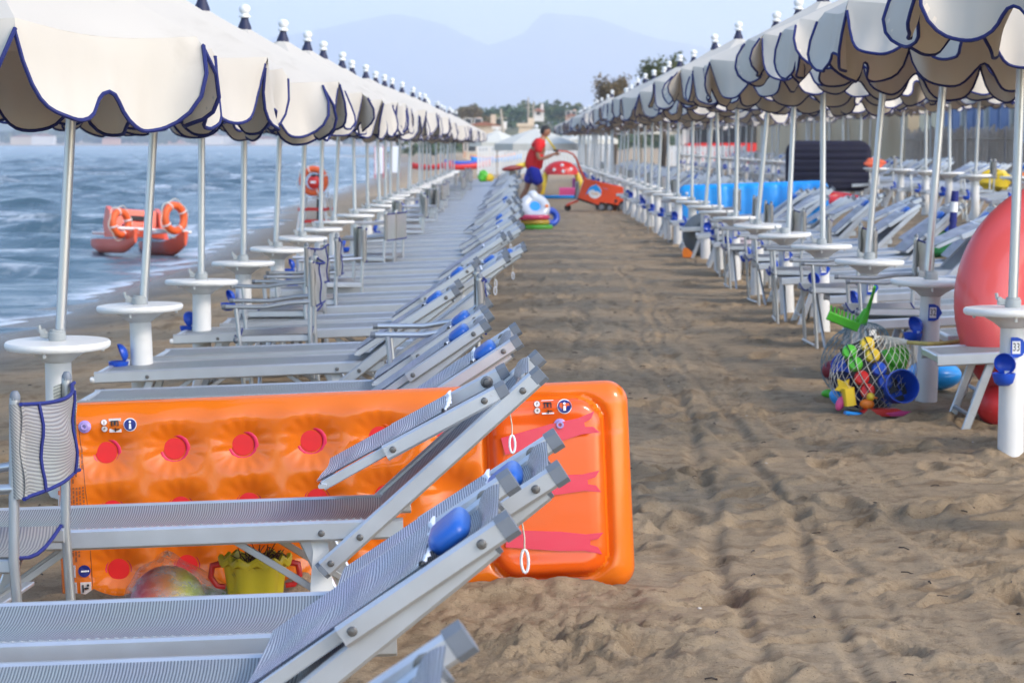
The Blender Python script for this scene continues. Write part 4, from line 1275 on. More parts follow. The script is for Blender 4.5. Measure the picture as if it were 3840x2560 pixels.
for (x, y, a) in [(2.42, 15.45, 0), (2.40, 17.75, 2), (2.38, 20.2, -3), (2.45, 22.6, 4), (2.40, 25.0, 0), (2.5, 27.6, -2)]:
    put(CR.get(), x, y, gz(x, y), (0, 0, R(a)), 'folding armchair, %s from the front on the right of the aisle' % ORD[c], 'armchair', 'folding armchairs on the right of the aisle'); c += 1
for k in range(8, 30, 2):
    x = 2.5 + rr.uniform(-.1, .2); y = RY0 + STEP * k + 1.1
    put(CF.get(), x, y, gz(x, y), (0, 0, R(rr.uniform(-10, 10))), 'distant folding armchair on the right of the aisle', 'armchair', 'distant armchairs on the right of the aisle')
for k in range(5, 24, 2):
    x = 6.3 + rr.uniform(-.1, .3); y = 13 + STEP * k + 1.3
    put(CF.get(), x, y, gz(x, y), (0, 0, R(rr.uniform(-10, 10))), 'small folding armchair standing in the rearmost row', 'armchair', 'armchairs of the rearmost row')
# ------------------------------------------------------------------ orange airbed
def vinyl(name, c, transl=.25, rough=.16):
    return mat(name, c, rough, var=.08, vscale=5, coat=.7, transl=transl, bump=.10, bscale=11)
M['air_orange'] = vinyl('orange_vinyl', (0.98, 0.235, 0.012), .35)
M['air_deep'] = vinyl('deep_orange_vinyl', (0.94, 0.135, 0.005), .25)
M['air_pink'] = vinyl('pink_vinyl', (0.80, 0.02, 0.09), .2)
M['air_red'] = vinyl('red_vinyl', (0.75, 0.012, 0.012), .2)
M['cup_pink'] = mat('cup_pink_vinyl', (0.70, 0.010, 0.07), .45, var=.1)
M['cup_red'] = mat('cup_red_vinyl', (0.72, 0.010, 0.010), .45, var=.15, vscale=20)
M['print'] = mat('dark_print', (0.30, 0.075, 0.01), .5)
M['info_blue'] = mat('info_blue_print', (0.012, 0.02, 0.17), .4)
M['warn_yellow'] = mat('warning_yellow_print', (0.85, 0.48, 0.02), .4)
M['sticker'] = mat('pale_sticker', (0.74, 0.66, 0.62), .5)
AL, AH = 1.82, 0.66
CUPS = [(0.165 + .216 * i + .012 * r_, .50 - .185 * r_ + .003 * i) for r_ in range(3) for i in range(6)]
def rrect_in(x, z, cx, cz, hx, hz_, rad):
    qx = np.abs(x - cx) - hx + rad; qz = np.abs(z - cz) - hz_ + rad
    return -(np.hypot(np.maximum(qx, 0), np.maximum(qz, 0)) + np.minimum(np.maximum(qx, qz), 0) - rad)
def air_y(x, z):
    x = np.asarray(x, float); z = np.asarray(z, float)
    d = np.maximum(rrect_in(x, z, AL / 2, AH / 2, AL / 2, AH / 2, .07), 0)
    th = .062 * np.sqrt(np.clip(1 - (1 - np.clip(d / .075, 0, 1)) ** 2, 0, 1))
    th = th - .006 * np.clip((d - .075) / .05, 0, 1)
    for (cx, cz) in CUPS:
        r2 = (x - cx) ** 2 + (z - cz) ** 2
        th = th - .019 * np.exp(-(r2 / .0034) ** 1.5) + .005 * np.exp(-((np.sqrt(r2) - .105) / .04) ** 2) + .0016 * np.sin(13 * np.arctan2(z - cz, x - cx) + 40 * cx) * np.exp(-((np.sqrt(r2) - .072) / .02) ** 2)
    pd = rrect_in(x, z, 1.555, .33, .185, .285, .09)
    th = th + .035 * np.sqrt(np.clip(1 - (1 - np.clip(pd / .06, 0, 1)) ** 2, 0, 1)) - .016 * np.exp(-(pd / .014) ** 2)
    th = th + .004 * np.sin(x * 29 + 2 * np.sin(z * 9)) * np.clip(d / .05, 0, 1) * (z > .5)
    return th
air = empty('orange_airbed', (-1.445, 8.20, gz(-1.46, 8.2) - .012), (R(-4.5), R(-2.4), R(.6)),
            label='orange inflatable airbed with pink cups standing on its long side among the loungers', cat='airbed')
nu, nv = 230, 92
xs = np.linspace(0, AL, nu); zs = np.linspace(0, AH, nv)
Xa, Za = np.meshgrid(xs, zs, indexing='ij')
# pull grid corners onto the rounded outline
qx = np.abs(Xa - AL / 2) - AL / 2 + .07; qz = np.abs(Za - AH / 2) - AH / 2 + .07
l_ = np.hypot(np.maximum(qx, 0), np.maximum(qz, 0)); k_ = np.where(l_ > .07, .07 / np.maximum(l_, 1e-6), 1)
Xa = np.where(l_ > .07, AL / 2 + np.sign(Xa - AL / 2) * (AL / 2 - .07 + np.maximum(qx, 0) * k_), Xa)
Za = np.where(l_ > .07, AH / 2 + np.sign(Za - AH / 2) * (AH / 2 - .07 + np.maximum(qz, 0) * k_), Za)
mb = MB()
Yf = -air_y(Xa, Za)
pin = rrect_in(Xa, Za, 1.555, .33, .185, .285, .09) > .004
pts = np.stack([Xa, Yf, Za], -1).reshape(-1, 3)
body_f = MB(); body_f.grid(pts, nu, nv)
slots = []
for i in range(nu - 1):
    for j in range(nv - 1): slots.append(1 if pin[i, j] and pin[i + 1, j + 1] else 0)
body_f.m = slots; body_f.slot = 0
body_f.grid(np.stack([Xa, -Yf * .8 + .02 * (Yf < -.001), Za], -1).reshape(-1, 3), nu, nv, True)
body_f.build('inflated_body', [M['air_orange'], M['air_deep']], air, angle=70)
for i, (cx, cz) in enumerate(CUPS):
    if i % 6 == 5 and i > 6: continue
    y = -float(air_y(cx, cz)) - .006
    Mx = Matrix.Rotation(R(90), 3, 'X')
    pale = (i % 6 >= 4)
    rc = MB().lathe([(.050, -.014), (.052, -.006), (.050, -.001), (.046, .001), (.039, .000), (.036, -.003), (.034, -.012)], 22, (0, 0, 0), Mx).build('cup_ring', M['air_deep'] if pale else M['cup_pink'], air)
    rc.location = (cx, y, cz)
    di = MB().lathe([(0, -.006), (.032, -.005), (.034, .0)], 20, (0, 0, 0), Mx).build('cup_disc', M['cup_red'], rc)
# pink ribs of the pillow
for zc, sl in ((.50, .35), (.34, .06), (.165, -.16)):
    pts = [(-.15, -.028), (.02, -.031), (.10, -.026), (.155, -.034), (.140, -.012), (.115, -.006), (.115, .008), (.14, .014), (.155, .034), (.10, .026), (.02, .030), (-.15, .026)]
    cx = 1.565
    P = [(cx + a * math.cos(sl * .6) - b * math.sin(sl * .6), zc + a * math.sin(sl * .6) + b * math.cos(sl * .6)) for a, b in pts]
    n = len(P); v = []
    for off in (.0015, .006):
        v += [(a, -float(air_y(a, b)) - off, b) for a, b in P]
    cen = sum(p[0] for p in P) / n, sum(p[1] for p in P) / n
    f = [(i, (i + 1) % n, n + (i + 1) % n, n + i) for i in range(n)] + [tuple(range(n, 2 * n))]
    MB().add(v, f).build('pillow_rib', M['air_pink'], air, angle=20)
def decal(pts, m, name, off=.003, flip=False):
    v = [(a, -float(air_y(a, b)) - off, b) for a, b in pts]; n = len(v)
    v2 = [(a, y + .0025, b) for a, y, b in v]
    return MB().add(v + v2, [tuple(range(n))] + [(i, (i + 1) % n, n + (i + 1) % n, n + i) for i in range(n)]).build(name, m, air, False)
def circ(cx, cz, r, n=20): return [(cx + r * math.cos(2 * math.pi * k / n), cz + r * math.sin(2 * math.pi * k / n)) for k in range(n)]
def rect(x0, x1, z0, z1): return [(x0, z0), (x1, z0), (x1, z1), (x0, z1)]
for (ox, oz, num) in ((.20, .585, '1'), (1.565, .585, '2')):
    s = 1.0 if num == '1' else 1.1
    decal(circ(ox + .047 * s, oz, .021 * s), M['white'], 'info_sticker_border', .0026)
    d_ = decal(circ(ox + .047 * s, oz, .0185 * s), M['info_blue'], 'info_sticker', .004)
    decal([(ox + .043 * s, oz - .013), (ox + .051 * s, oz - .013), (ox + .050 * s, oz + .003), (ox + .044 * s, oz + .003)], M['white'], 'info_mark', .0055)
    decal(circ(ox + .047 * s, oz + .0095, .0038), M['white'], 'info_dot', .0055)
    decal(rect(ox - .020, ox + .018, oz - .022, oz + .022), M['sticker'], 'pictogram', .003)
    for (a, b, c_, e) in ((-.014, .010, .012, .015), (-.004, .002, .000, .014), (-.012, -.009, -.002, .012), (.008, .011, -.002, .012), (-.002, .013, -.014, -.011), (-.002, .001, -.020, -.008)):
        decal(rect(ox + a, ox + b, oz + c_, oz + e), M['black'], 'pictogram_line', .0045)
    for dz in (.011, -.010):
        decal(circ(ox - .034, oz + dz, .0105), M['print'], 'number_ring', .0027)
        decal(circ(ox - .034, oz + dz, .0090), M['sticker'], 'number_disc', .0040)
    tm = inst('number', text_mesh(num, .016, M['black']), air, (ox - .034, -float(air_y(ox - .034, oz + .011)) - .0056, oz + .011), (R(90), R(180), 0))
    tm = inst('plus_mark', text_mesh('+', .018, M['black']), air, (ox - .034, -float(air_y(ox - .034, oz - .010)) - .0056, oz - .010), (R(90), 0, 0))
M['valve'] = mat('lilac_valve', (0.35, 0.25, 0.55), .25, coat=.5)
for (vx, vz_) in ((.105, .585), (1.60, .528)):
    y = -float(air_y(vx, vz_))
    va = MB().lathe([(.020, -.002), (.020, .003), (.013, .006), (.011, .012), (.006, .012), (.005, .004), (0, .004)], 16, (0, 0, 0), Matrix.Rotation(R(90), 3, 'X')).build('valve', M['valve'], air); va.location = (vx, y, vz_)
# printed warnings up the left end: triangle, text columns, pictograms
decal([(.030, .535), (.030, .583), (.072, .559)], M['black'], 'warning_border', .003)
decal([(.034, .543), (.034, .575), (.063, .559)], M['warn_yellow'], 'warning_triangle', .0045)
decal(rect(.038, .050, .5575, .5605), M['black'], 'warning_mark', .006)
decal(circ(.0545, .559, .0022, 8), M['black'], 'warning_point', .006)
for blk, (z1, z0) in enumerate(((.522, .410), (.398, .290), (.250, .155))):
    for c_ in range(8):
        x = .018 + c_ * .0105
        zt, n = z1 - random.uniform(0, .006), 0
        lo_ = z0 + random.uniform(0, .03) + (.04 if c_ > 5 else 0)
        ln = MB()
        while zt > lo_:
            s = random.uniform(.006, .017)
            pts_ = [(x - .0026, zt - s), (x + .0026, zt - s), (x + .0026, zt), (x - .0026, zt)]
            ln.add([(a, -float(air_y(a, b)) - .0022, b) for a, b in pts_], [(0, 1, 2, 3)])
            zt -= s + .0035
        tag(ln.build('print_line', M['print'], air, False), kind='stuff')
fr = [(.010, .592), (.085, .592), (.095, .45), (.104, .30), (.108, .06)]
fl = MB()
for (a, b), (c_, e) in zip(fr[:-1], fr[1:]):
    for s in range(6):
        p = [(a + (c_ - a) * t_, b + (e - b) * t_) for t_ in (s / 6, (s + 1) / 6)]
        fl.tube([(x_, -float(air_y(x_, z_)) - .0008, z_) for x_, z_ in p], .0011, 4)
fl.build('print_frame', M['print'], air, False)
for (x0, z0) in ((.022, .112), (.066, .112), (.024, .058), (.070, .058)):
    if x0 == .066:
        decal(circ(x0 + .018, z0 + .019, .019), M['info_blue'], 'mandatory_sign', .003)
        decal(rect(x0 + .008, x0 + .026, z0 + .016, z0 + .021), M['white'], 'mandatory_mark', .0045)
        decal(circ(x0 + .030, z0 + .0185, .003, 8), M['white'], 'mandatory_point', .0045)
    else:
        decal(rect(x0, x0 + .034, z0, z0 + .038), M['sticker'], 'pictogram', .003)
        decal(rect(x0 + .006, x0 + .010, z0 + .006, z0 + .030), M['black'], 'pictogram_figure', .0045)
        decal(rect(x0 + .012, x0 + .026, z0 + .016, z0 + .021), M['black'], 'pictogram_arm', .0045)
        decal(circ(x0 + .024, z0 + .028, .004, 10), M['black'], 'pictogram_head', .0045)
for z0 in (.385, .335, .285):   # prohibition pictograms round the folded left edge
    decal(rect(.0015, .013, z0, z0 + .036), M['sticker'], 'pictogram', .002)

# ------------------------------------------------------------------ toys under the loungers
M['dirty_yellow'] = mat('sandy_yellow_plastic', (0.66, 0.50, 0.02), .4, var=.1, dirt=(0.07, 0.05, 0.03), dscale=24, dlo=.60)
def bucket():
    t = empty('toy_bucket', (-.77, 7.58, gz(-.76, 7.62) + .035), (0, 0, R(8)), label='yellow sand-smeared toy bucket with red handle under the lounger by the orange airbed', cat='bucket')
    n, hgt = 48, .205; prof = [(.066, 0), (.072, .06), (.080, .13), (.086, .175), (.086, .180), (.100, .182), (.102, .196), (.097, .205), (.088, .204), (.080, .17), (.066, .02), (0, .015)]
    v = []
    for pi, (r_, z) in enumerate(prof):
        for k in range(n):
            a = 2 * math.pi * k / n
            lob = 1 + .07 * math.cos(6 * a) * (1 if 0 < z < .19 or z >= .19 else 1)
            wz = .007 * math.cos(12 * a) if z > .18 else 0
            v.append((r_ * lob * math.cos(a), r_ * lob * math.sin(a), z + wz))
    f = [(i * n + k, i * n + (k + 1) % n, (i + 1) * n + (k + 1) % n, (i + 1) * n + k) for i in range(len(prof) - 1) for k in range(n)] + [tuple(range(n - 1, -1, -1))]
    MB().add(v, f).build('pail', M['dirty_yellow'], t)
    for s in (-1, 1):
        MB().tube([(s * .092, 0, .185), (s * .125, 0, .178), (s * .130, 0, .145), (s * .112, 0, .118), (s * .088, 0, .115)], [.011, .010, .009, .009, .008], 8).build('ear', M['red_pl'], t)
    w = MB(); r = random.Random(2)
    for k in range(70):
        a = r.uniform(0, 6.28); q = r.uniform(0, .06); p = Vector((q * math.cos(a) + .015, q * math.sin(a), .175 + r.uniform(0, .03)))
        d = Vector((r.gauss(0, 1), r.gauss(0, 1), r.gauss(.3, .6))).normalized() * .018
        w.tube([p, p + d + Vector((0, 0, .012)), p + d * 1.9 + Vector((0, 0, .004 + r.uniform(-.01, .02)))], .0016, 4)
    M['weed'] = mat('dry_seaweed', (0.13, 0.045, 0.02), .9, var=.4)
    so = MB().sphere((0, 0, .15), .075, 14, 8, (1, 1, .42)).build('wet_sand', M['weed'], t)
    tag(w.build('seaweed', M['weed'], t), kind='stuff')
    return t
bucket()
def rainbow(name):
    m = bpy.data.materials.new(name); m.use_nodes = True; N = m.node_tree.nodes; L = m.node_tree.links
    tc = N.new('ShaderNodeTexCoord'); sp = N.new('ShaderNodeSeparateXYZ'); L.new(tc.outputs['Object'], sp.inputs[0])
    mr = N.new('ShaderNodeMapRange'); mr.inputs['From Min'].default_value = -.13; mr.inputs['From Max'].default_value = .13; L.new(sp.outputs['X'], mr.inputs['Value'])
    rp = N.new('ShaderNodeValToRGB'); L.new(mr.outputs[0], rp.inputs['Fac']); e = rp.color_ramp.elements
    e[0].position = 0; e[0].color = (.05, .10, .35, 1); e[1].position = 1; e[1].color = (.05, .45, .06, 1)
    for p_, c_ in ((.18, (.75, .05, .20, 1)), (.36, (.9, .13, .06, 1)), (.55, (.95, .32, .05, 1)), (.75, (.75, .75, .05, 1))):
        x = e.new(p_); x.color = c_
    p = N['Principled BSDF']; L.new(rp.outputs[0], p.inputs['Base Color']); p.inputs['Roughness'].default_value = .45
    return m
M['rainbow'] = rainbow('rainbow_ball'); 
t = MB().sphere((0, 0, 0), .112, 28, 18).build('beach_ball', M['rainbow']); t.location = (-1.03, 7.60, gz(-1.03, 7.6) + .105)
tag(t, 'rainbow coloured ball wrapped in a clear bag in front of the orange airbed', 'ball')
M['green_dark'] = mat('dark_green_plastic', (0.02, 0.26, 0.025), .4, var=.15)
t = MB().lathe([(0, 0), (.085, 0), (.10, .03), (.088, .10), (.05, .125), (0, .13)], 22).build('toy_mould', M['green_dark']); t.location = (-.90, 7.72, gz(-.9, 7.72)); tag(t, 'dark green domed toy beside the bagged rainbow ball', 'toy')
def bag_material():
    m = bpy.data.materials.new('clear_plastic_bag'); m.use_nodes = True; N = m.node_tree.nodes; L = m.node_tree.links
    p = N['Principled BSDF']; p.inputs['Base Color'].default_value = (.75, .75, .75, 1); p.inputs['Roughness'].default_value = .25
    tr = N.new('ShaderNodeBsdfTransparent'); ms = N.new('ShaderNodeMixShader')
    no = N.new('ShaderNodeTexNoise'); no.inputs['Scale'].default_value = 7; no.inputs['Detail'].default_value = 4
    mr = N.new('ShaderNodeMapRange'); mr.inputs['From Min'].default_value = .4; mr.inputs['From Max'].default_value = .7; mr.inputs['To Min'].default_value = .10; mr.inputs['To Max'].default_value = .50
    L.new(no.outputs['Fac'], mr.inputs['Value']); L.new(mr.outputs[0], ms.inputs[0]); L.new(tr.outputs[0], ms.inputs[1]); L.new(p.outputs[0], ms.inputs[2])
    L.new(ms.outputs[0], N['Material Output'].inputs['Surface']); return m
M['bag'] = bag_material()
def plastic_bag():
    n, m = 26, 14; v = []
    for i in range(m + 1):
        th = math.pi * .62 * i / m
        for k in range(n):
            a = 2 * math.pi * k / n
            r_ = .126 * (1 + .03 * math.sin(5 * a + i)); p = Vector((r_ * math.sin(th) * math.cos(a), r_ * math.sin(th) * math.sin(a), r_ * math.cos(th) + .008))
            if p.x > .06: p.x += (p.x - .06) * 1.5; p.z -= (p.x - .06) * .25
            if i < 3: p.z += .016 * (3 - i) / 3 + .006 * math.sin(3 * a)
            v.append(p)
    f = [(i * n + k, i * n + (k + 1) % n, (i + 1) * n + (k + 1) % n, (i + 1) * n + k) for i in range(m) for k in range(n)]
    o = MB().add(v, f).build('plastic_bag', M['bag']); o.location = (-1.03, 7.60, gz(-1.03, 7.6) + .105)
    kn = MB().tube([(.27, 0, -.05), (.31, .0, -.035), (.35, .01, -.05), (.37, 0, -.07)], [.02, .012, .018, .004], 8).build('bag_knot', M['bag'], o)
    return tag(o, 'crumpled clear plastic bag over the rainbow ball', 'plastic bag')
plastic_bag()

# ------------------------------------------------------------------ toy nets by table 32
def net_bag(name, c, rx, ry, rz_, m, label, rope=None, seed=0, nu=26, nv=15):
    t = empty(name, (c[0], c[1], gz(c[0], c[1])), label=label, cat='net bag')
    r = random.Random(seed)
    def P(i, j):
        th = math.pi * (.02 + .96 * j / nv); a = 2 * math.pi * (i + .5 * (j % 2)) / nu
        w = 1 + .05 * math.sin(3 * a + seed) + .03 * math.sin(5 * th + a)
        x, y, z = rx * math.sin(th) * math.cos(a) * w, ry * math.sin(th) * math.sin(a) * w, rz_ * (1 - math.cos(th)) * .98 + .004
        if z > rz_: x += rope_dx * (z - rz_) / rz_
        return (x, y, z)
    rope_dx = rx * .25
    nb = MB()
    for j in range(nv):
        for i in range(nu):
            for q in ((i, j + 1), (i + (1 if j % 2 else -1), j + 1)):
                nb.tube([P(i, j), P(*q)], .0015, 3, cap=False)
    tag(nb.build('netting', m, t, False), kind='stuff')
    return t
M['net_white'] = mat('pale_netting', (0.62, 0.60, 0.52), .8)
M['net_blue'] = mat('blue_grey_netting', (0.20, 0.30, 0.34), .8)
M['net_green'] = mat('green_netting', (0.14, 0.55, 0.10), .8)
M['rope'] = mat('yellow_rope', (0.50, 0.40, 0.13), .9, var=.2, vscale=60, bump=.4, bscale=120)
B1 = (1.83, 13.52)
nb = net_bag('net_bag', B1, .225, .17, .205, M['net_white'], 'pale net bag bulging with toys, tied with yellow rope to table 32', seed=1)
MB().tube([(.10, .06, .36), (.15, .02, .375), (.19, .0, .372)], [.035, .02, .014], 8).build('gathered_neck', M['net_white'], nb)
MB().tube([(.19, 0, .372), (.28, -.10, .372), (.36, -.075, .372), (.45, .0, .376), (.52, .06, .382)], .011, 7).build('rope', M['rope'], nb)
def toy(name, mb, m, loc, rot, label, cat='toy', smooth=True):
    o = mb.build(name, m, None, smooth); o.location = loc; o.rotation_euler = rot
    return tag(o, label, cat)
gb = gz(*B1)
# board with coloured knobs
bd = empty('knob_board', (B1[0] - .015, B1[1] - .075, gb + .235), (R(-18), R(-24), 0), label='black toy board with green, yellow, red and blue round knobs in the net bag', cat='toy')
MB().bar((0, 0, -.16), (0, 0, .16), .19, .02, (1, 0, 0), .009).build('board', M['black'], bd)
kc = [('green_pl', -.055, .125), ('yellow_pl', .045, .125), ('green_pl', -.055, .055), ('yellow_pl', .045, .060), ('red_pl', -.055, -.025), ('blue_plastic', .045, -.020), ('red_pl', -.055, -.100), ('blue_plastic', .045, -.095)]
for (m_, x, z) in kc:
    k_ = MB().lathe([(.039, 0), (.039, .012), (.030, .026), (0, .030)], 18, (0, 0, 0), Matrix.Rotation(R(90), 3, 'X')).build('knob', M[m_], bd); k_.location = (x, -.011, z)
    MB().box((-.003, -.032, -.036), (.003, -.026, .036)).build('slot', M['black'], k_, False)
pb = empty('blue_pail', (B1[0] + .115, B1[1] - .09, gb + .125), (R(72), R(8), R(8)), label='blue round pail with slots lying at the right of the net bag', cat='toy')
MB().lathe([(0, 0), (.066, 0), (.086, .12), (.09, .12), (.09, .13), (.083, .13), (.062, .01), (0, .008)], 26).build('pail', M['blue_plastic'], pb)
for a in (0.4, 2.0, 3.6, 5.2):
    s_ = MB().box((-.014, -.03, -.003), (.014, .03, .0015)).build('slot', M['black'], pb, False); s_.location = (.045 * math.cos(a), .045 * math.sin(a), .0095); s_.rotation_euler = (0, 0, a)
toy('green_sheet_toy', MB().prism([(0, 0), (.10, .02), (.13, .16), (.10, .21), (.02, .2), (-.02, .1)], -.02, .02), M['green_pl'], (B1[0] + .07, B1[1] + .03, gb + .16), (0, R(6), R(20)), 'bright green flat toy behind the knobs in the net bag')
toy('yellow_star_mould', MB().prism([(.05 * (1 if k % 2 == 0 else .5) * math.cos(k * math.pi / 5), .05 * (1 if k % 2 == 0 else .5) * math.sin(k * math.pi / 5)) for k in range(10)], -.02, .02), M['yellow_pl'], (B1[0] - .15, B1[1] - .10, gb + .15), (0, R(15), R(-15)), 'yellow star mould at the left in the net bag')
toy('yellow_block_mould', MB().bar((0, 0, 0), (.02, 0, .09), .06, .05, (1, 0, 0), .008), M['yellow_pl'], (B1[0] - .12, B1[1] - .12, gb + .055), (0, R(-20), R(10)), 'yellow ribbed mould low in the net bag')
dk = empty('toy_duck', (B1[0] - .035, B1[1] - .145, gb + .065), (0, 0, R(-30)), label='small orange toy duck at the bottom of the net bag', cat='toy')
MB().sphere((0, 0, 0), .034, 12, 8, (1.2, .9, .8)).build('body', M['orange_pl'], dk); MB().sphere((.02, 0, .038), .022, 10, 8).build('head', M['yellow_pl'], dk); MB().bar((.036, 0, .036), (.056, 0, .034), .016, .008, (0, 1, 0), .002).build('beak', M['orange_pl'], dk)
toy('red_toy_boat', MB().prism([(-.10, .02), (-.08, -.005), (.08, -.005), (.11, .025), (.08, .035), (-.07, .03)], -.035, .035), M['red_pl'], (B1[0] + .03, B1[1] - .15, gb + .01), (0, 0, R(6)), 'red toy boat hull under the net bag')
toy('pink_spade', MB().prism([(-.09, .0), (-.06, -.02), (.01, -.014), (.10, -.008), (.10, .006), (.01, .012), (-.06, .02)], -.006, .012, 'z'), M['pink_pl'], (B1[0] + .10, B1[1] - .17, gb + .018), (R(25), 0, R(-12)), 'pink toy spade poking from the foot of the net bag')
toy('pink_mould', MB().sphere((0, 0, 0), .03, 12, 8, (.8, .8, 1.4)), M['pink_pl'], (B1[0] - .165, B1[1] - .10, gb + .065), (0, R(25), 0), 'small pink mould at the left of the net bag')
toy('blue_yellow_scoop', MB().bar((-.05, 0, 0), (.05, 0, -.012), .05, .022, (0, 1, 0), .008), M['lightblue'], (B1[0] - .10, B1[1] - .15, gb + .02), (0, 0, R(10)), 'light blue scoop at the lower left of the net bag')
toy('blue_sieve', MB().lathe([(0, 0), (.06, .005), (.08, .03), (.083, .03), (.07, .0), (0, -.006)], 20), M['blue_plastic'], (B1[0] - .115, B1[1] + .02, gb + .24), (R(50), R(-30), 0), 'dark blue sieve at the upper left in the net bag')
fill = [('navy_toy_bowl', (-.06, .03, .10), .085, 'navy', 'navy toy bowl deep inside the pale net bag'), ('blue_toy_dome', (.03, .05, .09), .09, 'blue_plastic', 'blue toy dome deep inside the pale net bag'), ('dark_toy_shell', (-.13, .0, .16), .07, 'navy_dark', 'dark toy shell at the left inside the pale net bag'),
        ('teal_toy_fish', (-.15, .03, .08), .055, 'lightblue', 'light blue toy fish at the left inside the pale net bag'), ('black_toy_wheel', (.02, .0, .04), .07, 'black', 'black toy wheel at the bottom inside the pale net bag'), ('green_toy_turtle', (.12, .06, .28), .06, 'green_pl', 'green toy turtle near the neck of the pale net bag')]
for nm, (dx, dy, dz), s_, m_, lb in fill:
    toy(nm, MB().sphere((0, 0, 0), s_, 16, 10, (1.15, .9, .8)), M[m_], (B1[0] + dx, B1[1] + dy, gb + dz), (R(20), R(30), 0), lb)
# second net behind, hung from the table rim by a green strap
B2 = (1.86, 14.25); gb2 = gz(*B2)
nb2 = net_bag('net_bag', B2, .20, .15, .215, M['net_blue'], 'green-topped net bag of toys hanging from the rim of table 32', seed=5)
MB().tube([(.02, 0, .42), (.05, -.02, .50), (.06, -.10, .57), (.065, -.17, .63)], [.028, .013, .009, .008], 7).build('strap', M['green_pl'], nb2)
MB().tube([(-.08, 0, .40), (.0, 0, .44), (.04, -.01, .50)], [.008, .014, .012], 6).build('strap_fold', M['green_pl'], nb2)
def rake():
    t = empty('toy_rake', (B2[0] - .10, B2[1] - .12, gb2 + .43), (R(8), R(16), 0), label='bright green toy rake head sticking out above the nets', cat='toy')
    MB().bar((-.09, 0, .02), (.09, 0, .0), .025, .05, (0, 1, 0), .006).build('rake_head', M['green_pl'], t)
    for k in range(8):
        MB().bar((-.08 + k * .022, 0, .035 - k * .0025), (-.088 + k * .022, 0, .075 - k * .0025), .012, .010, (0, 1, 0), .002).build('tine', M['green_pl'], t)
rake()
toy('toy_watering_can', MB().lathe([(0, 0), (.07, 0), (.075, .10), (.055, .12), (.05, .118), (0, .11)], 20), M['lightblue'], (B2[0] - .08, B2[1] - .06, gb2 + .05), (R(20), R(30), 0), 'light blue toy pot low in the rear net bag')
toy('blue_toy_ball', MB().sphere((0, 0, 0), .05, 14, 10), M['blue_plastic'], (B2[0] + .02, B2[1] - .05, gb2 + .24), (0, 0, 0), 'blue toy ball in the rear net bag')
toy('red_toy_cup', MB().lathe([(0, 0), (.04, 0), (.05, .07), (.045, .07), (0, .01)], 16), M['red_pl'], (B2[0] + .0, B2[1] - .10, gb2 + .12), (R(60), 0, 0), 'red toy cup in the rear net bag')
toy('teal_toy_bowl', MB().lathe([(0, 0), (.06, .01), (.08, .05), (.075, .05), (0, .015)], 18), mat('teal_plastic', (.02, .35, .38), .4), (B2[0] + .10, B2[1] - .02, gb2 + .08), (R(-30), R(20), 0), 'teal toy bowl at the right in the rear net bag')
for nm, (dx, dy, dz), s_, m_, lb in (('navy_toy_bucket', (-.02, .03, .12), .10, 'navy', 'navy toy bucket inside the rear net bag'), ('teal_toy_block', (.09, .02, .20), .07, 'lightblue', 'light blue toy block high in the rear net bag'), ('maroon_toy_ball', (-.13, -.02, .16), .065, 'maroon', 'maroon toy ball at the left of the rear net bag')):
    toy(nm, MB().sphere((0, 0, 0), s_, 16, 10, (1.1, .9, .9)), M[m_] if m_ in M else M.setdefault(m_, mat('maroon_plastic', (.22, .015, .03), .5)), (B2[0] + dx, B2[1] + dy, gb2 + dz), (0, R(20), 0), lb)
toy('green_toy_scoop', MB().sphere((0, 0, 0), .04, 12, 8, (1, .7, .6)), M['green_pl'], (B2[0] - .165, B2[1] - .05, gb2 + .04), (0, 0, 0), 'green scoop at the left foot of the rear net bag')

# ------------------------------------------------------------------ inflatables
def ring_mesh(Rm, r, n=48, m=20, flat=1.0):
    mb = MB(); v = []
    for i in range(n):
        a = 2 * math.pi * i / n
        for k in range(m):
            b = 2 * math.pi * k / m
            q = Rm + r * math.cos(b)
            v.append((q * math.cos(a), q * math.sin(a), r * flat * math.sin(b)))
    return mb.add(v, [(i * m + k, ((i + 1) % n) * m + k, ((i + 1) % n) * m + (k + 1) % m, i * m + (k + 1) % m) for i in range(n) for k in range(m)])
M['coral'] = vinyl('coral_vinyl', (0.84, 0.115, 0.115), .25, .45)
cor = empty('coral_pool', (2.88, 13.42, .575), (R(83), R(0), R(10)), label='big coral red inflatable leaning against the loungers at the right edge', cat='inflatable')
ring_mesh(.45, .21, 64, 24, .75).build('outer_ring', M['coral'], cor)
MB().lathe([(0, -.02), (.42, -.03), (.42, .03), (0, .02)], 48).build('floor_panel', M['coral'], cor)
MB().lathe([(.0, 0), (.014, .0), (.014, .015), (.008, .02), (0, .02)], 10, (.30, -.20, .14)).build('valve', M['coral'], cor)
rb = MB().sphere((0, 0, 0), .105, 26, 16)
M['ballred'] = mat('red_printed_ball', (0.62, 0.03, 0.035), .4, var=.1, dirt=(.70, .55, .45), dscale=9, dlo=.58)
o = rb.build('play_ball', M['ballred']); o.location = (2.40, 13.02, gz(2.33, 13) + .095); tag(o, 'red printed ball lying under the right-hand lounger', 'ball')
o = MB().sphere((0, 0, 0), .16, 26, 16, (1, 1, .55)).build('blue_float', M['lightblue']); o.location = (2.38, 14.9, gz(2.4, 14.9) + .08); tag(o, 'light blue float on the sand behind the coral inflatable', 'float')

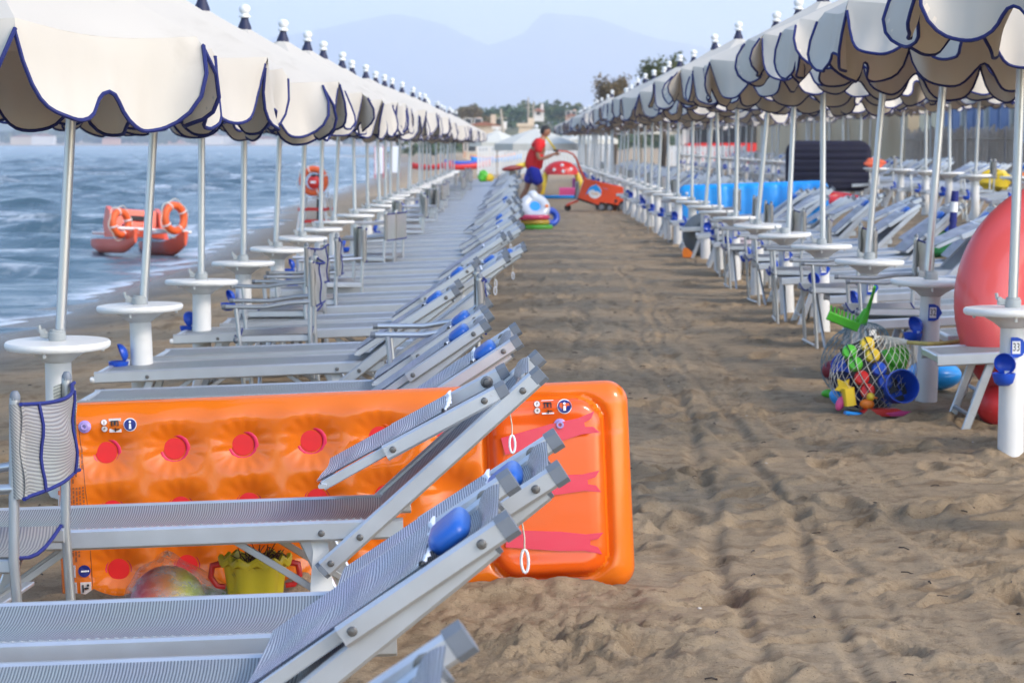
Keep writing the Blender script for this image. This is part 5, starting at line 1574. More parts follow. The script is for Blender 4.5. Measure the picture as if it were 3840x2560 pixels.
M['grey_vinyl'] = mat('grey_vinyl', (0.13, 0.15, 0.17), .45, var=.12, vscale=4, coat=.2)
g_ = empty('grey_swim_ring', (2.33, 32.6, gz(2.3, 32.6) + .265), (R(88), 0, R(-8)), label='grey round inflatable ring standing on edge behind the right-hand tables', cat='swim ring')
ring_mesh(.155, .125, 40, 18, .6).build('ring', M['grey_vinyl'], g_)
MB().lathe([(0, .02), (.022, .02), (.022, .055), (.012, .06), (0, .06)], 12, (0, 0, 0)).build('valve', M['black'], g_)
MB().lathe([(0, 0), (.05, 0), (.05, .03), (0, .03)], 16).build('hub', M['grey_vinyl'], g_)
o = MB().prism([(-.06, 0), (.07, 0), (.09, .03), (.0, .11), (-.05, .12), (-.07, .06)], -.05, .05).build('orange_toy', M['orange_pl']); o.location = (2.10, 32.3, gz(2.1, 32.3)); tag(o, 'orange and green toy lump at the foot of the grey ring', 'toy')

def standing_mat(name, loc, L_, H_, T_, m, rot, label, ribs=5, vert=True):
    t = empty(name, loc, rot, label=label, cat='airbed')
    nu, nv = 70, 30; xs = np.linspace(0, L_, nu); zs = np.linspace(0, H_, nv)
    Xm, Zm = np.meshgrid(xs, zs, indexing='ij')
    d = np.minimum(np.minimum(Xm, L_ - Xm), np.minimum(Zm, H_ - Zm))
    th = T_ * np.sqrt(np.clip(1 - (1 - np.clip(d / (T_ * 1.2), 0, 1)) ** 2, 0, 1))
    ph = (Xm / L_ if vert else Zm / H_) * ribs * math.pi
    th = th * (.62 + .38 * np.abs(np.sin(ph)) ** .6)
    rc = min(.22, H_ * .3) if not vert else .12
    qx = np.abs(Xm - L_ / 2) - L_ / 2 + rc; qz = np.abs(Zm - H_ / 2) - H_ / 2 + rc
    l_ = np.hypot(np.maximum(qx, 0), np.maximum(qz, 0)); k_ = rc / np.maximum(l_, 1e-6); out = l_ > rc
    Xm = np.where(out, L_ / 2 + np.sign(Xm - L_ / 2) * (L_ / 2 - rc + np.maximum(qx, 0) * k_), Xm); Zm = np.where(out, H_ / 2 + np.sign(Zm - H_ / 2) * (H_ / 2 - rc + np.maximum(qz, 0) * k_), Zm)
    th = np.where(out, 0, th)
    mb = MB().grid(np.stack([Xm, -th, Zm], -1).reshape(-1, 3), nu, nv); mb.grid(np.stack([Xm, th, Zm], -1).reshape(-1, 3), nu, nv, True)
    mb.build('inflated_body', m, t, angle=70)
    MB().lathe([(.02, 0), (.02, .012), (.01, .02), (0, .02)], 10, (0, 0, 0), Matrix.Rotation(R(90), 3, 'X')).build('valve', M['white_plastic'], t).location = (L_ * .06, -T_ * .9, H_ * .85)
    return t
standing_mat('blue_airbed', (2.26, 36.6, gz(2.3, 36.6)), 2.10, .82, .085, M['lightblue'], (R(-3), R(-2), R(-4)), 'bright blue ribbed airbed on its side behind the right-hand tables', 9)
M['navy_flock'] = mat('navy_flocked_vinyl', (0.010, 0.010, 0.030), .9, var=.3, vscale=6)
standing_mat('navy_airbed', (4.72, 46.2, gz(4.9, 46.2) + .36), 1.52, .90, .10, M['navy_flock'], (R(-4), 0, 0), 'dark navy flocked airbed standing upright behind the loungers', 8, False)
M['red_vinyl2'] = vinyl('red_boat_vinyl', (0.72, 0.018, 0.012), .1, .3)
dg_ = empty('red_dinghy', (4.65, 37.5, gz(4.65, 37.5) + .42), (R(12), R(8), R(0)), label='small red inflatable boat lying on the right-hand loungers', cat='inflatable boat')
bt = MB(); bt.add(*(lambda q: (q.v, q.f))(ring_mesh(.2, .075, 40, 14, 1.0))); bt.v = [(x * 1.6, y, z) for x, y, z in bt.v]; bt.build('tube', M['red_vinyl2'], dg_)
MB().lathe([(0, -.05), (.2, -.05), (.2, -.03), (0, -.03)], 30).build('floor', M['red_vinyl2'], dg_).scale = (1.6, 1, 1)

# pile of floats in the aisle
fy = 43.0
def flat_ring(x, y, z, Rm, r, m, label):
    o = ring_mesh(Rm, r, 40, 14, .85).build('swim_ring', m); o.location = (x, y, z); return tag(o, label, 'swim ring', 'floats piled in the aisle')
gp = gz(.2, fy)
flat_ring(.31, fy, gp + .042, .215, .055, vinyl('green_vinyl', (.13, .55, .03), .2), 'lime green swim ring at the bottom of the float pile in the aisle')
flat_ring(.28, fy, gp + .125, .20, .050, vinyl('yellow_vinyl', (.72, .46, .04), .2), 'yellow swim ring in the middle of the float pile in the aisle')
flat_ring(.24, fy, gp + .205, .235, .050, vinyl('rose_vinyl', (.85, .06, .16), .2), 'pink swim ring on top of the ring pile in the aisle')
M['white_vinyl'] = vinyl('white_vinyl', (.74, .78, .82), .2, .3)
bf_ = empty('baby_float', (.27, fy - .03, gp + .36), (R(58), R(6), R(6)), label='white baby float with blue seat and round head on the ring pile', cat='baby float')
bo = ring_mesh(.165, .095, 36, 16, .9).build('float_ring', M['white_vinyl'], bf_)
MB().lathe([(0, -.03), (.10, -.02), (.14, .02), (.15, .05)], 26).build('seat', M['lightblue'], bf_)
MB().sphere((-.04, .20, .02), .095, 18, 12, (1, 1.1, 1)).build('head', M['white_vinyl'], bf_)
MB().lathe([(0, 0), (.03, 0), (.03, .01), (0, .01)], 14, (.19, .0, .09)).build('badge', M['orange_pl'], bf_)
o = ring_mesh(.11, .055, 30, 12).build('swim_ring', M['blue_plastic']); o.location = (.54, fy + .25, gp + .20); o.rotation_euler = (R(75), 0, R(30)); tag(o, 'dark blue swim ring leaning behind the white baby float', 'swim ring', 'floats piled in the aisle')

# shells, twigs and scraps of weed on the sand
db = MB(); rd_ = random.Random(77)
M['scrap'] = mat('weed_scraps', (0.06, 0.042, 0.03), .9, var=.4); M['shell'] = mat('shell_bits', (0.62, 0.56, 0.48), .5, var=.2)
for i in range(520):
    x = rd_.uniform(-.4, 2.6) if i % 3 else rd_.uniform(-3.8, -.5); y = 4.2 + 22 * rd_.random() ** 1.5
    if x < .1 and y < 8.6: continue
    loc = sand.ray_cast(Vector((x, y, 2)), Vector((0, 0, -1)))
    z = loc[1].z if loc[0] else gz(x, y)
    a = rd_.uniform(0, 6.28); L_ = rd_.uniform(.006, .03)
    if i % 11 == 0:
        db.slot = 1; db.sphere((x, y, z + .002), rd_.uniform(.004, .009), 6, 4, (1, .8, .5))
    else:
        db.slot = 0; c_, s_ = math.cos(a) * L_, math.sin(a) * L_
        db.tube([(x - c_, y - s_, z + .002), (x, y, z + .006), (x + c_, y + s_, z + .003)], rd_.uniform(.0012, .003), 4)
tag(db.build('sand_debris', [M['scrap'], M['shell']]), 'scattered shell bits and dark weed scraps on the sand', 'debris', kind='stuff')
# ------------------------------------------------------------------ man pushing the sand-cleaning machine
M['skin'] = mat('tanned_skin', (0.36, 0.17, 0.095), .5, var=.1, vscale=12)
M['hair'] = mat('dark_hair', (0.018, 0.014, 0.012), .6, var=.3, vscale=60, bump=.6, bscale=90)
M['red_shirt'] = mat('red_cotton', (0.66, 0.012, 0.012), .85, var=.12, vscale=7, bump=.2, bscale=10)
M['blue_shorts'] = mat('blue_shorts_cloth', (0.010, 0.018, 0.33), .7, var=.15, vscale=9, bump=.2, bscale=12)
def skin_mesh(name, verts, edges, radii, m, sub=2, root=0):
    me = bpy.data.meshes.new(name); me.from_pydata([tuple(v) for v in verts], edges, [])
    o = bpy.data.objects.new(name, me); col.objects.link(o)
    sk = o.modifiers.new('s', 'SKIN'); sk.use_smooth_shade = True
    lay = me.skin_vertices[0]
    for i, r_ in enumerate(radii):
        lay.data[i].radius = r_ if isinstance(r_, tuple) else (r_, r_)
        lay.data[i].use_root = (i == root)
    sb = o.modifiers.new('d', 'SUBSURF'); sb.levels = sub; sb.render_levels = sub
    dg = bpy.context.evaluated_depsgraph_get(); dg.update()
    res = bpy.data.meshes.new_from_object(o.evaluated_get(dg))
    bpy.data.objects.remove(o)
    res.materials.clear(); res.materials.append(m)
    for p in res.polygons: p.use_smooth = True
    return res
def person():
    PX, PY = .23, 54.26
    t = empty('person', (PX, PY, gz(PX, PY)), (0, R(5.5), 0), label='person in red T-shirt and blue shorts pushing the orange machine along the aisle', cat='person')
    V = [(0, 0, .96), (.02, 0, 1.12), (.06, 0, 1.30), (.09, 0, 1.44), (.13, 0, 1.53), (.155, 0, 1.60),            # 0-5 pelvis..head base
         (.08, -.15, 1.42), (.06, -.215, 1.37), (.06, -.245, 1.20), (.10, -.25, 1.10), (.25, -.235, 1.15), (.38, -.215, 1.225),  # right (near) arm 6-11
         (.08, .15, 1.42), (.09, .215, 1.37), (.12, .24, 1.20), (.17, .245, 1.12), (.30, .22, 1.18), (.41, .20, 1.24),      # left arm 12-17
         (.0, -.09, .90), (.10, -.10, .70), (.19, -.10, .505), (.10, -.10, .32), (-.03, -.10, .10), (-.05, -.10, .045), (.10, -.105, .03),    # near leg 18-24
         (-.02, .09, .90), (-.06, .10, .70), (-.09, .10, .50), (-.16, .10, .30), (-.27, .10, .115), (-.30, .10, .06), (-.17, .105, .025)]     # far leg 25-31
    E = [(0, 1), (1, 2), (2, 3), (3, 4), (4, 5), (3, 6), (6, 7), (7, 8), (8, 9), (9, 10), (10, 11), (3, 12), (12, 13), (13, 14), (14, 15), (15, 16), (16, 17),
         (0, 18), (18, 19), (19, 20), (20, 21), (21, 22), (22, 23), (23, 24), (0, 25), (25, 26), (26, 27), (27, 28), (28, 29), (29, 30), (30, 31)]
    rad = [(.14, .16), (.14, .16), (.14, .17), (.12, .14), .062, .058,
           .075, .062, .050, .044, .040, .030, .075, .062, .050, .044, .040, .030,
           .085, .078, .056, .055, .036, .038, .030, .085, .078, .056, .055, .036, .038, .030]
    body = inst('body', skin_mesh('body', V, E, rad, M['skin']), t)
    # head with brow, nose, chin and ears
    hd = MB(); n, m = 24, 18; v = []
    for i in range(m + 1):
        th = math.pi * i / m; z = -math.cos(th)
        for k in range(n):
            a = 2 * math.pi * k / n
            x, y = math.sin(th) * math.cos(a), math.sin(th) * math.sin(a)
            X_, Y_, Z_ = x * .098, y * .076, z * .122
            if x > 0:
                if z < -.2: X_ += .010 * (-z) * x; Y_ *= .86
                X_ += .020 * math.exp(-((z + .12) / .14) ** 2 - (y / .16) ** 2)      # nose
                X_ -= .008 * math.exp(-((z - .10) / .10) ** 2 - ((abs(y) - .35) / .2) ** 2)  # eye sockets
                X_ += .005 * math.exp(-((z + .45) / .08) ** 2 - (y / .35) ** 2)      # lips
            v.append((X_, Y_, Z_))
    hd.add(v, [(i * n + k, i * n + (k + 1) % n, (i + 1) * n + (k + 1) % n, (i + 1) * n + k) for i in range(m) for k in range(n)])
    for s in (-1, 1):
        hd.sphere((-.005, s * .078, -.005), .026, 10, 8, (.7, .35, 1.1))
    h = hd.build('head', M['skin'], body); h.location = (.175, 0, 1.685); h.rotation_euler = (0, R(10), 0)
    M['eye'] = mat('dark_eye', (.02, .015, .012), .2)
    for s in (-1, 1):
        e = MB().sphere((0, 0, 0), .009, 8, 6).build('eye', M['eye'], h); e.location = (.086, s * .028, .012)
    hv = []
    for i in range(m + 1):
        th = math.pi * i / m; z = -math.cos(th)
        for k in range(n):
            a = 2 * math.pi * k / n
            x, y = math.sin(th) * math.cos(a), math.sin(th) * math.sin(a)
            low = -.55 if x < -.2 else (.05 if x < .25 else .42)
            zz = max(z, low) if z < low else z
            g = 1.10 + .03 * math.sin(7 * a + 5 * th)
            k_ = 1.0 if z >= low else .82
            hv.append((x * .098 * g * k_ - .004, y * .076 * (g + .02) * k_, zz * .122 * 1.08))
    hh = MB().add(hv, [(i * n + k, i * n + (k + 1) % n, (i + 1) * n + (k + 1) % n, (i + 1) * n + k) for i in range(m) for k in range(n)]).build('hair', M['hair'], h)
    # hands: palm, four fingers closed round the grip, thumb
    for (wx, wy, wz, s) in ((.38, -.215, 1.225, 1), (.41, .20, 1.24, -1)):
        hv, he, hr = [(0, 0, 0), (.035, 0, .008), (.075, 0, .012)], [(0, 1), (1, 2)], [(.022, .027), (.020, .036), (.017, .036)]
        for f_, (oy, L_) in enumerate(((-.028, .9), (-.010, 1.0), (.010, .95), (.027, .8))):
            b = len(hv)
            hv += [(.08, oy, .014), (.080 + .028 * L_, oy, .004), (.084 + .026 * L_, oy, -.022 * L_), (.066, oy, -.034 * L_)]
            he += [(2, b), (b, b + 1), (b + 1, b + 2), (b + 2, b + 3)]; hr += [.010, .0095, .009, .008]
        b = len(hv); hv += [(.03, -.030 * s, .0), (.055, -.040 * s, -.018), (.078, -.030 * s, -.030)]; he += [(1, b), (b, b + 1), (b + 1, b + 2)]; hr += [.012, .011, .009]
        ha = inst('hand', skin_mesh('hand', hv, he, hr, M['skin'], 1), body, (wx, wy, wz), (0, R(-12), 0))
    # T-shirt and shorts
    SV = [(-.01, 0, .83), (.0, 0, 1.05), (.06, 0, 1.30), (.09, 0, 1.43), (.125, 0, 1.505), (.08, -.155, 1.42), (.06, -.225, 1.36), (.06, -.25, 1.20), (.08, .155, 1.42), (.09, .225, 1.36), (.115, .245, 1.22)]
    SE = [(0, 1), (1, 2), (2, 3), (3, 4), (3, 5), (5, 6), (6, 7), (3, 8), (8, 9), (9, 10)]
    inst('t_shirt', skin_mesh('t_shirt', SV, SE, [(.215, .21), (.21, .205), (.19, .20), (.15, .17), .080, .11, .10, .092, .11, .10, .092], M['red_shirt']), body)
    PV = [(0, 0, .985), (0, 0, .93), (.02, -.095, .86), (.09, -.105, .70), (.15, -.105, .56), (-.02, .095, .86), (-.055, .105, .70), (-.085, .105, .56)]
    PE = [(0, 1), (1, 2), (2, 3), (3, 4), (1, 5), (5, 6), (6, 7)]
    inst('shorts', skin_mesh('shorts', PV, PE, [(.17, .175), (.165, .17), .125, .125, .125, .125, .125, .125], M['blue_shorts']), body)
    # pale print on the back of the shirt
    pr = MB()
    for r_ in range(3):
        pr.box((-.004, -.075 + .01 * r_, 1.27 + r_ * .045), (.004, .075 - .01 * r_, 1.30 + r_ * .045))
    p = pr.build('shirt_print', M['white'], body, False); p.location = (-.135, -.0, .0)
    tag(p, kind='stuff')
    # trainers
    for (x, y, z, rz) in ((.02, -.105, .035, 4), (-.24, .105, .04, -4)):
        MB().bar((-.10, 0, 0), (.13, 0, -.005), .085, .075, (0, 1, 0), .028).build('shoe', M['black'], body).location = (x, y, z)
    return t
person()
def machine():
    t = empty('sand_cleaner', (1.23, 54.0, gz(1.3, 54)), (0, 0, 0), label='orange walk-behind sand cleaning machine with round dolphin emblem', cat='machine')
    S = 1.06
    M['mach'] = mat('orange_paint', (0.78, 0.075, 0.012), .38, var=.06, vscale=4, coat=.3, dirt=(.30, .12, .06), dscale=5, dlo=.66)
    poly = [(0, .265), (.133, .638), (.24, .62), (.872, .48), (.948, .398), (.935, .20), (.834, .196), (.784, .114), (.683, .145), (.43, .183), (.41, .126)]
    poly = [(a * S, b * S) for a, b in poly][::-1]
    bd = MB().prism(poly, 0, .58).build('hood', M['mach'], t, angle=20)
    bv = bd.modifiers.new('b', 'BEVEL'); bv.width = .012; bv.segments = 2; bv.limit_method = 'ANGLE'
    MB().prism([(-.01, .245), (.02, .285), (.42, .15), (.41, .10)], .02, .56).build('chassis', M['rubber'], t, False)
    for (x, r_) in ((.49, .105), (.66, .09), (.93, .12)):
        for y in (.03, .46):
            w = MB().lathe([(r_ * .45, 0), (r_ * .9, 0), (r_, .02), (r_, .09), (r_ * .9, .11), (r_ * .45, .11)], 22, (0, 0, 0), Matrix.Rotation(R(-90), 3, 'X')).build('wheel', M['rubber'], t); w.location = (x, y, r_ - .015)
            hb_ = MB().lathe([(0, -.005), (r_ * .5, 0), (r_ * .5, .10), (0, .11)], 14, (0, 0, 0), Matrix.Rotation(R(-90), 3, 'X')).build('hub', M['cap'], w)
    for y in (.10, .48):
        MB().tube([(.14, y, .66), (.03, y, .92), (-.02, y, 1.08), (-.09, y, 1.18), (-.22, y, 1.235), (-.43, y - .02, 1.255)], .016, 8).build('handlebar', M['mach'], t)
        MB().tube([(-.40, y - .018, 1.253), (-.50, y - .03, 1.262)], .022, 8).build('grip', M['black'], t)
        MB().tube([(.20, y, .62), (.10, y, .80), (-.01, y, 1.06)], .012, 7).build('handle_stay', M['mach'], t)
    MB().tube([(-.02, .10, 1.08), (-.02, .48, 1.08)], .012, 7).build('handle_crossbar', M['mach'], t)
    MB().box((-.05, .06, .28), (.03, .08, .62)).build('rear_frame', M['clamp'], t, False)
    MB().tube([(0, .07, .60), (-.06, .07, .28)], .016, 6).build('frame_post', M['rubber'], t)
    MB().prism([(-.24, .10), (.02, .20), (.04, .26), (-.22, .16)], .10, .46).build('drawbar', M['mach'], t, False)
    cw = MB().lathe([(0, 0), (.05, 0), (.07, .02), (.07, .05), (.05, .07), (0, .07)], 18, (0, 0, 0), Matrix.Rotation(R(-90), 3, 'X')).build('castor_wheel', M['rubber'], t); cw.location = (-.20, .22, .075)
    fn = MB().lathe([(0, 0), (.032, 0), (.032, .012), (0, .012)], 18, (0, 0, 0), Matrix.Rotation(R(90), 3, 'X')).build('axle_cap', M['black'], t); fn.location = (.745 * S, .0, .205 * S)
    # emblem: white disc, blue dolphin over the top, two lines of lettering
    cx, cz = .335 * S, .385 * S
    em = MB().prism([(.138 * math.cos(2 * math.pi * k / 36), .138 * math.sin(2 * math.pi * k / 36)) for k in range(36)], -.004, .0).build('emblem', M['white'], t, False); em.location = (cx, -.001, cz)
    M['emblem_blue'] = mat('emblem_blue', (0.0, 0.33, 0.85), .4); M['emblem_gold'] = mat('emblem_gold', (.75, .35, .06), .5); M['emblem_lilac'] = mat('emblem_lilac', (.45, .32, .55), .5)
    dol = [(-.195, -.065), (-.17, -.02), (-.145, .035), (-.11, .09), (-.05, .125), (-.005, .135), (.02, .165), (.045, .128), (.085, .09), (.118, .04), (.135, -.01), (.132, -.06), (.118, -.03), (.08, .0), (.03, .015), (.01, .005), (-.02, .045), (-.07, .045), (-.12, .02), (-.15, -.03)]
    d = MB().prism(dol, -.009, -.005).build('dolphin', M['emblem_blue'], em, False)
    inst('emblem_lettering', text_mesh('KARB', .062, M['emblem_gold'], .001), em, (.0, -.0065, -.045), (R(90), R(10), 0))
    inst('hood_lettering', text_mesh('KARB', .04, M['emblem_lilac'], .001), em, (.22, -.0065, .062), (R(90), R(12), 0))
machine()

# ------------------------------------------------------------------ water's edge: rescue catamaran, rescue stand
M['resq'] = mat('rescue_red_fibreglass', (0.78, 0.10, 0.035), .4, var=.12, vscale=3, coat=.3, dirt=(.62, .30, .22), dscale=3, dlo=.60)
M['buoy'] = mat('lifebuoy_orange', (0.78, 0.12, 0.02), .5, var=.12)
def lifebuoy(loc, rot, label, Rm=.25, r=.075):
    t = empty('lifebuoy', loc, rot, label=label, cat='lifebuoy')
    ring_mesh(Rm, r, 40, 14).build('ring', M['buoy'], t)
    for k in range(4):
        a = k * math.pi / 2 + .4
        b_ = MB().tube([(math.cos(a) * Rm + (r + .006) * math.cos(q) * math.cos(a), math.sin(a) * Rm + (r + .006) * math.cos(q) * math.sin(a), (r + .006) * math.sin(q)) for q in [2 * math.pi * i / 12 for i in range(12)]], .012, 5, closed=True).build('band', M['white_plastic'], t)
    MB().tube([((Rm + r + .03 + .02 * math.sin(6 * q)) * math.cos(q), (Rm + r + .03 + .02 * math.sin(6 * q)) * math.sin(q), 0) for q in [2 * math.pi * i / 40 for i in range(40)]], .007, 5, closed=True).build('grab_line', M['cord'], t)
    return t
def catamaran():
    cx, cy = -6.02, 41.4
    t = empty('rescue_boat', (cx, cy, SEA_Z - .01), (R(-2), R(4), R(24)), label='orange twin-hulled rescue rowing boat drawn up at the water line', cat='rowing boat')
    t.scale = (.80, .80, .80)
    for s in (-1, 1):
        h = MB(); n, m = 16, 12; v = []
        for i in range(n):
            u = i / (n - 1); y = -1.5 + 3.1 * u
            w = .165 * math.sin(math.pi * min(1, .08 + u * 1.1) * .5) ** .7 * (1 - .65 * max(0, (u - .75) / .25))
            dp = .30 * (.55 + .45 * math.sin(math.pi * min(1, u * 1.6 + .05) * .5)); lift = .20 * max(0, (.3 - u) / .3) ** 1.6 + .1 * max(0, (u - .8) / .2)
            top = .30 + .20 * max(0, (.35 - u) / .35) ** 1.3
            for k in range(m):
                a = math.pi * k / (m - 1)
                v.append((s * .50 + w * math.cos(a), y, top - (top - lift - .02) * math.sin(a) ** .7))
        h.grid(v, n, m); h.add([v[i * m] for i in range(n)] + [v[i * m + m - 1] for i in range(n)], [(i, i + 1, n + i + 1, n + i) for i in range(n - 1)])
        h.add(v[:m], [tuple(range(m))]); h.add(v[-m:], [tuple(range(m))])
        h.build('hull', M['resq'], t, angle=50)
    MB().tube([(-.74, -1.05, .50), (.74, -1.05, .50)], .03, 8).build('front_crossbar', M['white_plastic'], t)
    MB().tube([(-.70, 1.0, .42), (.70, 1.0, .42)], .03, 8).build('rear_crossbar', M['white_plastic'], t)
    st = MB().prism([(-.30, .36), (.55, .36), (.62, .62), (.50, .92), (.36, .90), (.30, .60), (-.30, .52)], -.42, .42, 'x').build('seat_box', M['resq'], t, angle=20)
    MB().bar((-.12, -.03 + .32, .74), (.16, -.03 + .32, .74), .03, .10, (0, 1, 0), .012).build('hand_hole', M['black'], st)
    for s in (-1, 1):
        MB().prism([(-.2, .34), (.6, .34), (.75, .62), (.6, .96), (.3, .86), (.1, .55)], s * .50 - .05, s * .50 + .05, 'x').build('side_wing', M['resq'], t, angle=20)
        MB().tube([(s * .10, -.25, .44), (s * .42, -1.0, .50)], .025, 7).build('oar_stay', M['white_plastic'], t)
    MB().tube([(-.30, -.35, .62), (-.30, .2, .60)], .018, 6).build('rowlock_arm', M['blue_plastic'], t)
    return t
catamaran()
lifebuoy((-6.16, 40.45, .17), (R(86), R(8), R(58)), 'orange lifebuoy on the left bow of the rescue boat', .18, .056)
lifebuoy((-5.36, 40.75, .24), (R(86), R(-5), R(52)), 'orange lifebuoy on the right bow of the rescue boat', .20, .06)
def guard_stand():
    x, y = -3.72, 48.0
    t = empty('lifeguard_stand', (x, y, gz(x, y)), (0, 0, R(-10)), label='white-legged lifeguard stand with red boards at the water edge', cat='lifeguard stand')
    for sx in (-1, 1):
        for sy in (-1, 1):
            MB().tube([(sx * .30, sy * .28, -.1), (sx * .20, sy * .16, .72)], .018, 7).build('leg', M['white_plastic'], t)
    for z in (.20, .42):
        for sy in (-1, 1): MB().bar((-.27, sy * .23, z), (.27, sy * .23, z), .02, .05, (0, 1, 0), .005).build('red_board', M['red_pl'], t)
    for k in range(3): MB().bar((-.26, -.15 + k * .15, .62), (.26, -.15 + k * .15, .62), .11, .022, (0, 1, 0), .005).build('seat_board', M['white_plastic'], t)
    MB().tube([(0, .2, -.1), (0, .2, 1.05)], .03, 8).build('mast', M['black'], t)
guard_stand()
lifebuoy((-3.73, 47.72, .72), (R(86), 0, R(-8)), 'big orange lifebuoy hanging on the lifeguard stand', .215, .06)
t = empty('rescue_can', (-3.72, 47.62, .70), (R(0), 0, R(-8)), label='red rescue can hanging inside the lifebuoy of the lifeguard stand', cat='rescue can')
MB().sphere((0, 0, 0), .13, 18, 12, (.9, .5, 1.0)).build('float', M['red_pl'], t); MB().lathe([(.05, 0), (.05, .03), (.02, .05), (0, .05)], 14, (0, 0, .10)).build('nozzle', M['black'], t); MB().box((-.05, -.068, -.02), (.05, -.060, .02)).build('print_patch', M['white'], t, False)

# ------------------------------------------------------------------ beyond the rows: neighbouring beach, play things, boats, fence
M['cream_cloth'] = mat('pale_cream_cloth', (0.60, 0.58, 0.50), .85, var=.06)
def plain_umbrella(x, y, rad, rim, apex, label):
    t = empty('plain_parasol', (x, y, gz(x, y)), (0, 0, R(12)), label=label, cat='parasol')
    cm = MB(); v = []; n = 8
    for (q, z) in ((.02, apex), (.5, (apex + rim) / 2 + .03), (1, rim), (1.01, rim - .17)):
        for k in range(n): v.append((rad * q * math.cos(2 * math.pi * k / n), rad * q * math.sin(2 * math.pi * k / n), z))
    cm.add(v, [(i * n + k, i * n + (k + 1) % n, (i + 1) * n + (k + 1) % n, (i + 1) * n + k) for i in range(3) for k in range(n)])
    c_ = cm.build('canopy', M['cream_cloth'], t, False); so = c_.modifiers.new('s', 'SOLIDIFY'); so.thickness = .01
    MB().tube([(0, 0, -.2), (0, 0, apex)], .025, 8).build('pole', M['mast'], t)
    MB().sphere((0, 0, apex + .05), .05, 10, 8).build('finial', M['white_plastic'], t)
plain_umbrella(.46, 66.0, 1.08, 1.40, 1.78, 'pale plain parasol directly behind the person')
plain_umbrella(2.7, 104.0, 1.3, 1.55, 2.05, 'pale plain parasol farther back above the orange machine')
plain_umbrella(-.9, 112.0, 1.2, 1.50, 2.0, 'pale plain parasol farther back left of the person')
plain_umbrella(4.6, 98.0, 1.6, 1.75, 2.3, 'broad pale plain parasol far back behind the right-hand poles')
M['white_board'] = mat('white_painted_board', (0.70, 0.70, 0.68), .7, var=.06, dirt=(.45, .42, .36), dscale=2, dlo=.62)
def board_fence(x0, x1, y, h, label, w=.11, gap=.035, rz=0):
    t = empty('white_board_fence', (x0, y, gz((x0 + x1) / 2, y) - .05), (0, 0, rz), label=label, cat='fence')
    n = int((x1 - x0) / (w + gap)); me = MB().box((0, 0, 0), (w, .02, h)).mesh('board', M['white_board'], False)
    for i in range(n): inst('board', me, t, (i * (w + gap), 0, random.uniform(-.02, .02)))
    for z in (.25, h - .2): MB().box((0, .022, z), (x1 - x0, .06, z + .07)).build('rail', M['white_board'], t, False)
board_fence(-1.9, 4.6, 122, 1.45, 'white upright-board fence closing the aisle far behind the person')
def play_arch():
    x, y = 1.18, 72.0
    t = empty('play_arch', (x, y, gz(x, y)), (0, 0, R(5)), label='red spotted play dome on two yellow legs behind the orange handlebars', cat='play dome')
    v = []; n, m = 22, 9
    for i in range(m + 1):
        th = .5 * math.pi * i / m
        for k in range(n):
            a = 2 * math.pi * k / n
            v.append((.50 * math.cos(th) * math.cos(a), .40 * math.cos(th) * math.sin(a), .55 + .38 * math.sin(th)))
    c_ = MB().add(v, [(i * n + k, i * n + (k + 1) % n, (i + 1) * n + (k + 1) % n, (i + 1) * n + k) for i in range(m) for k in range(n)]).build('dome', M['red_pl'], t)
    for (dx, dz) in ((-.22, .68), (.0, .80), (.24, .70), (.02, .64)):
        s_ = MB().sphere((0, 0, 0), .05, 10, 6, (1, .4, 1)).build('spot', M['white'], c_); s_.location = (dx, -.40 * math.sqrt(max(.05, 1 - (dx / .5) ** 2 - ((dz - .55) / .38) ** 2)), dz)
    for s in (-1, 1):
        MB().tube([(s * .42, -.1, .60), (s * .50, -.12, .36), (s * .58, -.12, .08), (s * .60, -.12, -.02)], [.07, .10, .12, .10], 12).build('leg', M['yellow_pl'], t)
    return t
play_arch()
def toy_box(x, y, w, h, m, label, name='play_block'):
    o = MB().bar((-w / 2, 0, h / 2), (w / 2, 0, h / 2), .3, h, (0, 1, 0), .04).build(name, m); o.location = (x, y, gz(x, y)); tag(o, label, 'play block'); return o
toy_box(1.28, 68, .42, .26, M['pink_pl'], 'pink play block on the sand behind the orange machine')
toy_box(1.02, 66.5, .95, .09, M['lightblue'], 'low blue float lying behind the person on the sand')
toy_box(1.75, 76, .35, .40, mat('purple_plastic', (.20, .03, .18), .5), 'purple play block right of the red play dome')
toy_box(2.0, 54.6, .10, .30, M['orange_pl'], 'narrow orange float beside the post right of the machine')
def oar(p0, p1, m, label):
    t = empty('paddle', p0, label=label, cat='paddle'); d = Vector(p1) - Vector(p0)
    MB().tube([(0, 0, 0), d], .022, 7).build('shaft', m, t); MB().bar(d * .86, d * 1.12, .14, .03, (0, 1, 0), .01).build('blade', m, t)
oar((.10, 60, .88), (.38, 60, 1.28), M['yellow_pl'], 'yellow paddle slanting up behind the person on the left')
oar((.90, 60, 1.20), (.62, 60, 1.58), M['yellow_pl'], 'yellow paddle slanting above the person arms')
t = empty('rescue_kayak', (-.12, 62, .82), (0, R(-6), R(25)), label='dark red and yellow kayak on a rack left of the person', cat='kayak')
MB().sphere((0, 0, 0), .30, 16, 10, (1, .28, .22)).build('hull', mat('dark_red_plastic', (.25, .02, .015), .4), t); MB().sphere((.28, 0, .04), .16, 12, 8, (1.5, .35, .4)).build('bow', M['yellow_pl'], t); MB().bar((0, 0, -.70), (0, 0, -.05), .05, .4, (1, 0, 0), .01).build('rack', M['mast'], t)
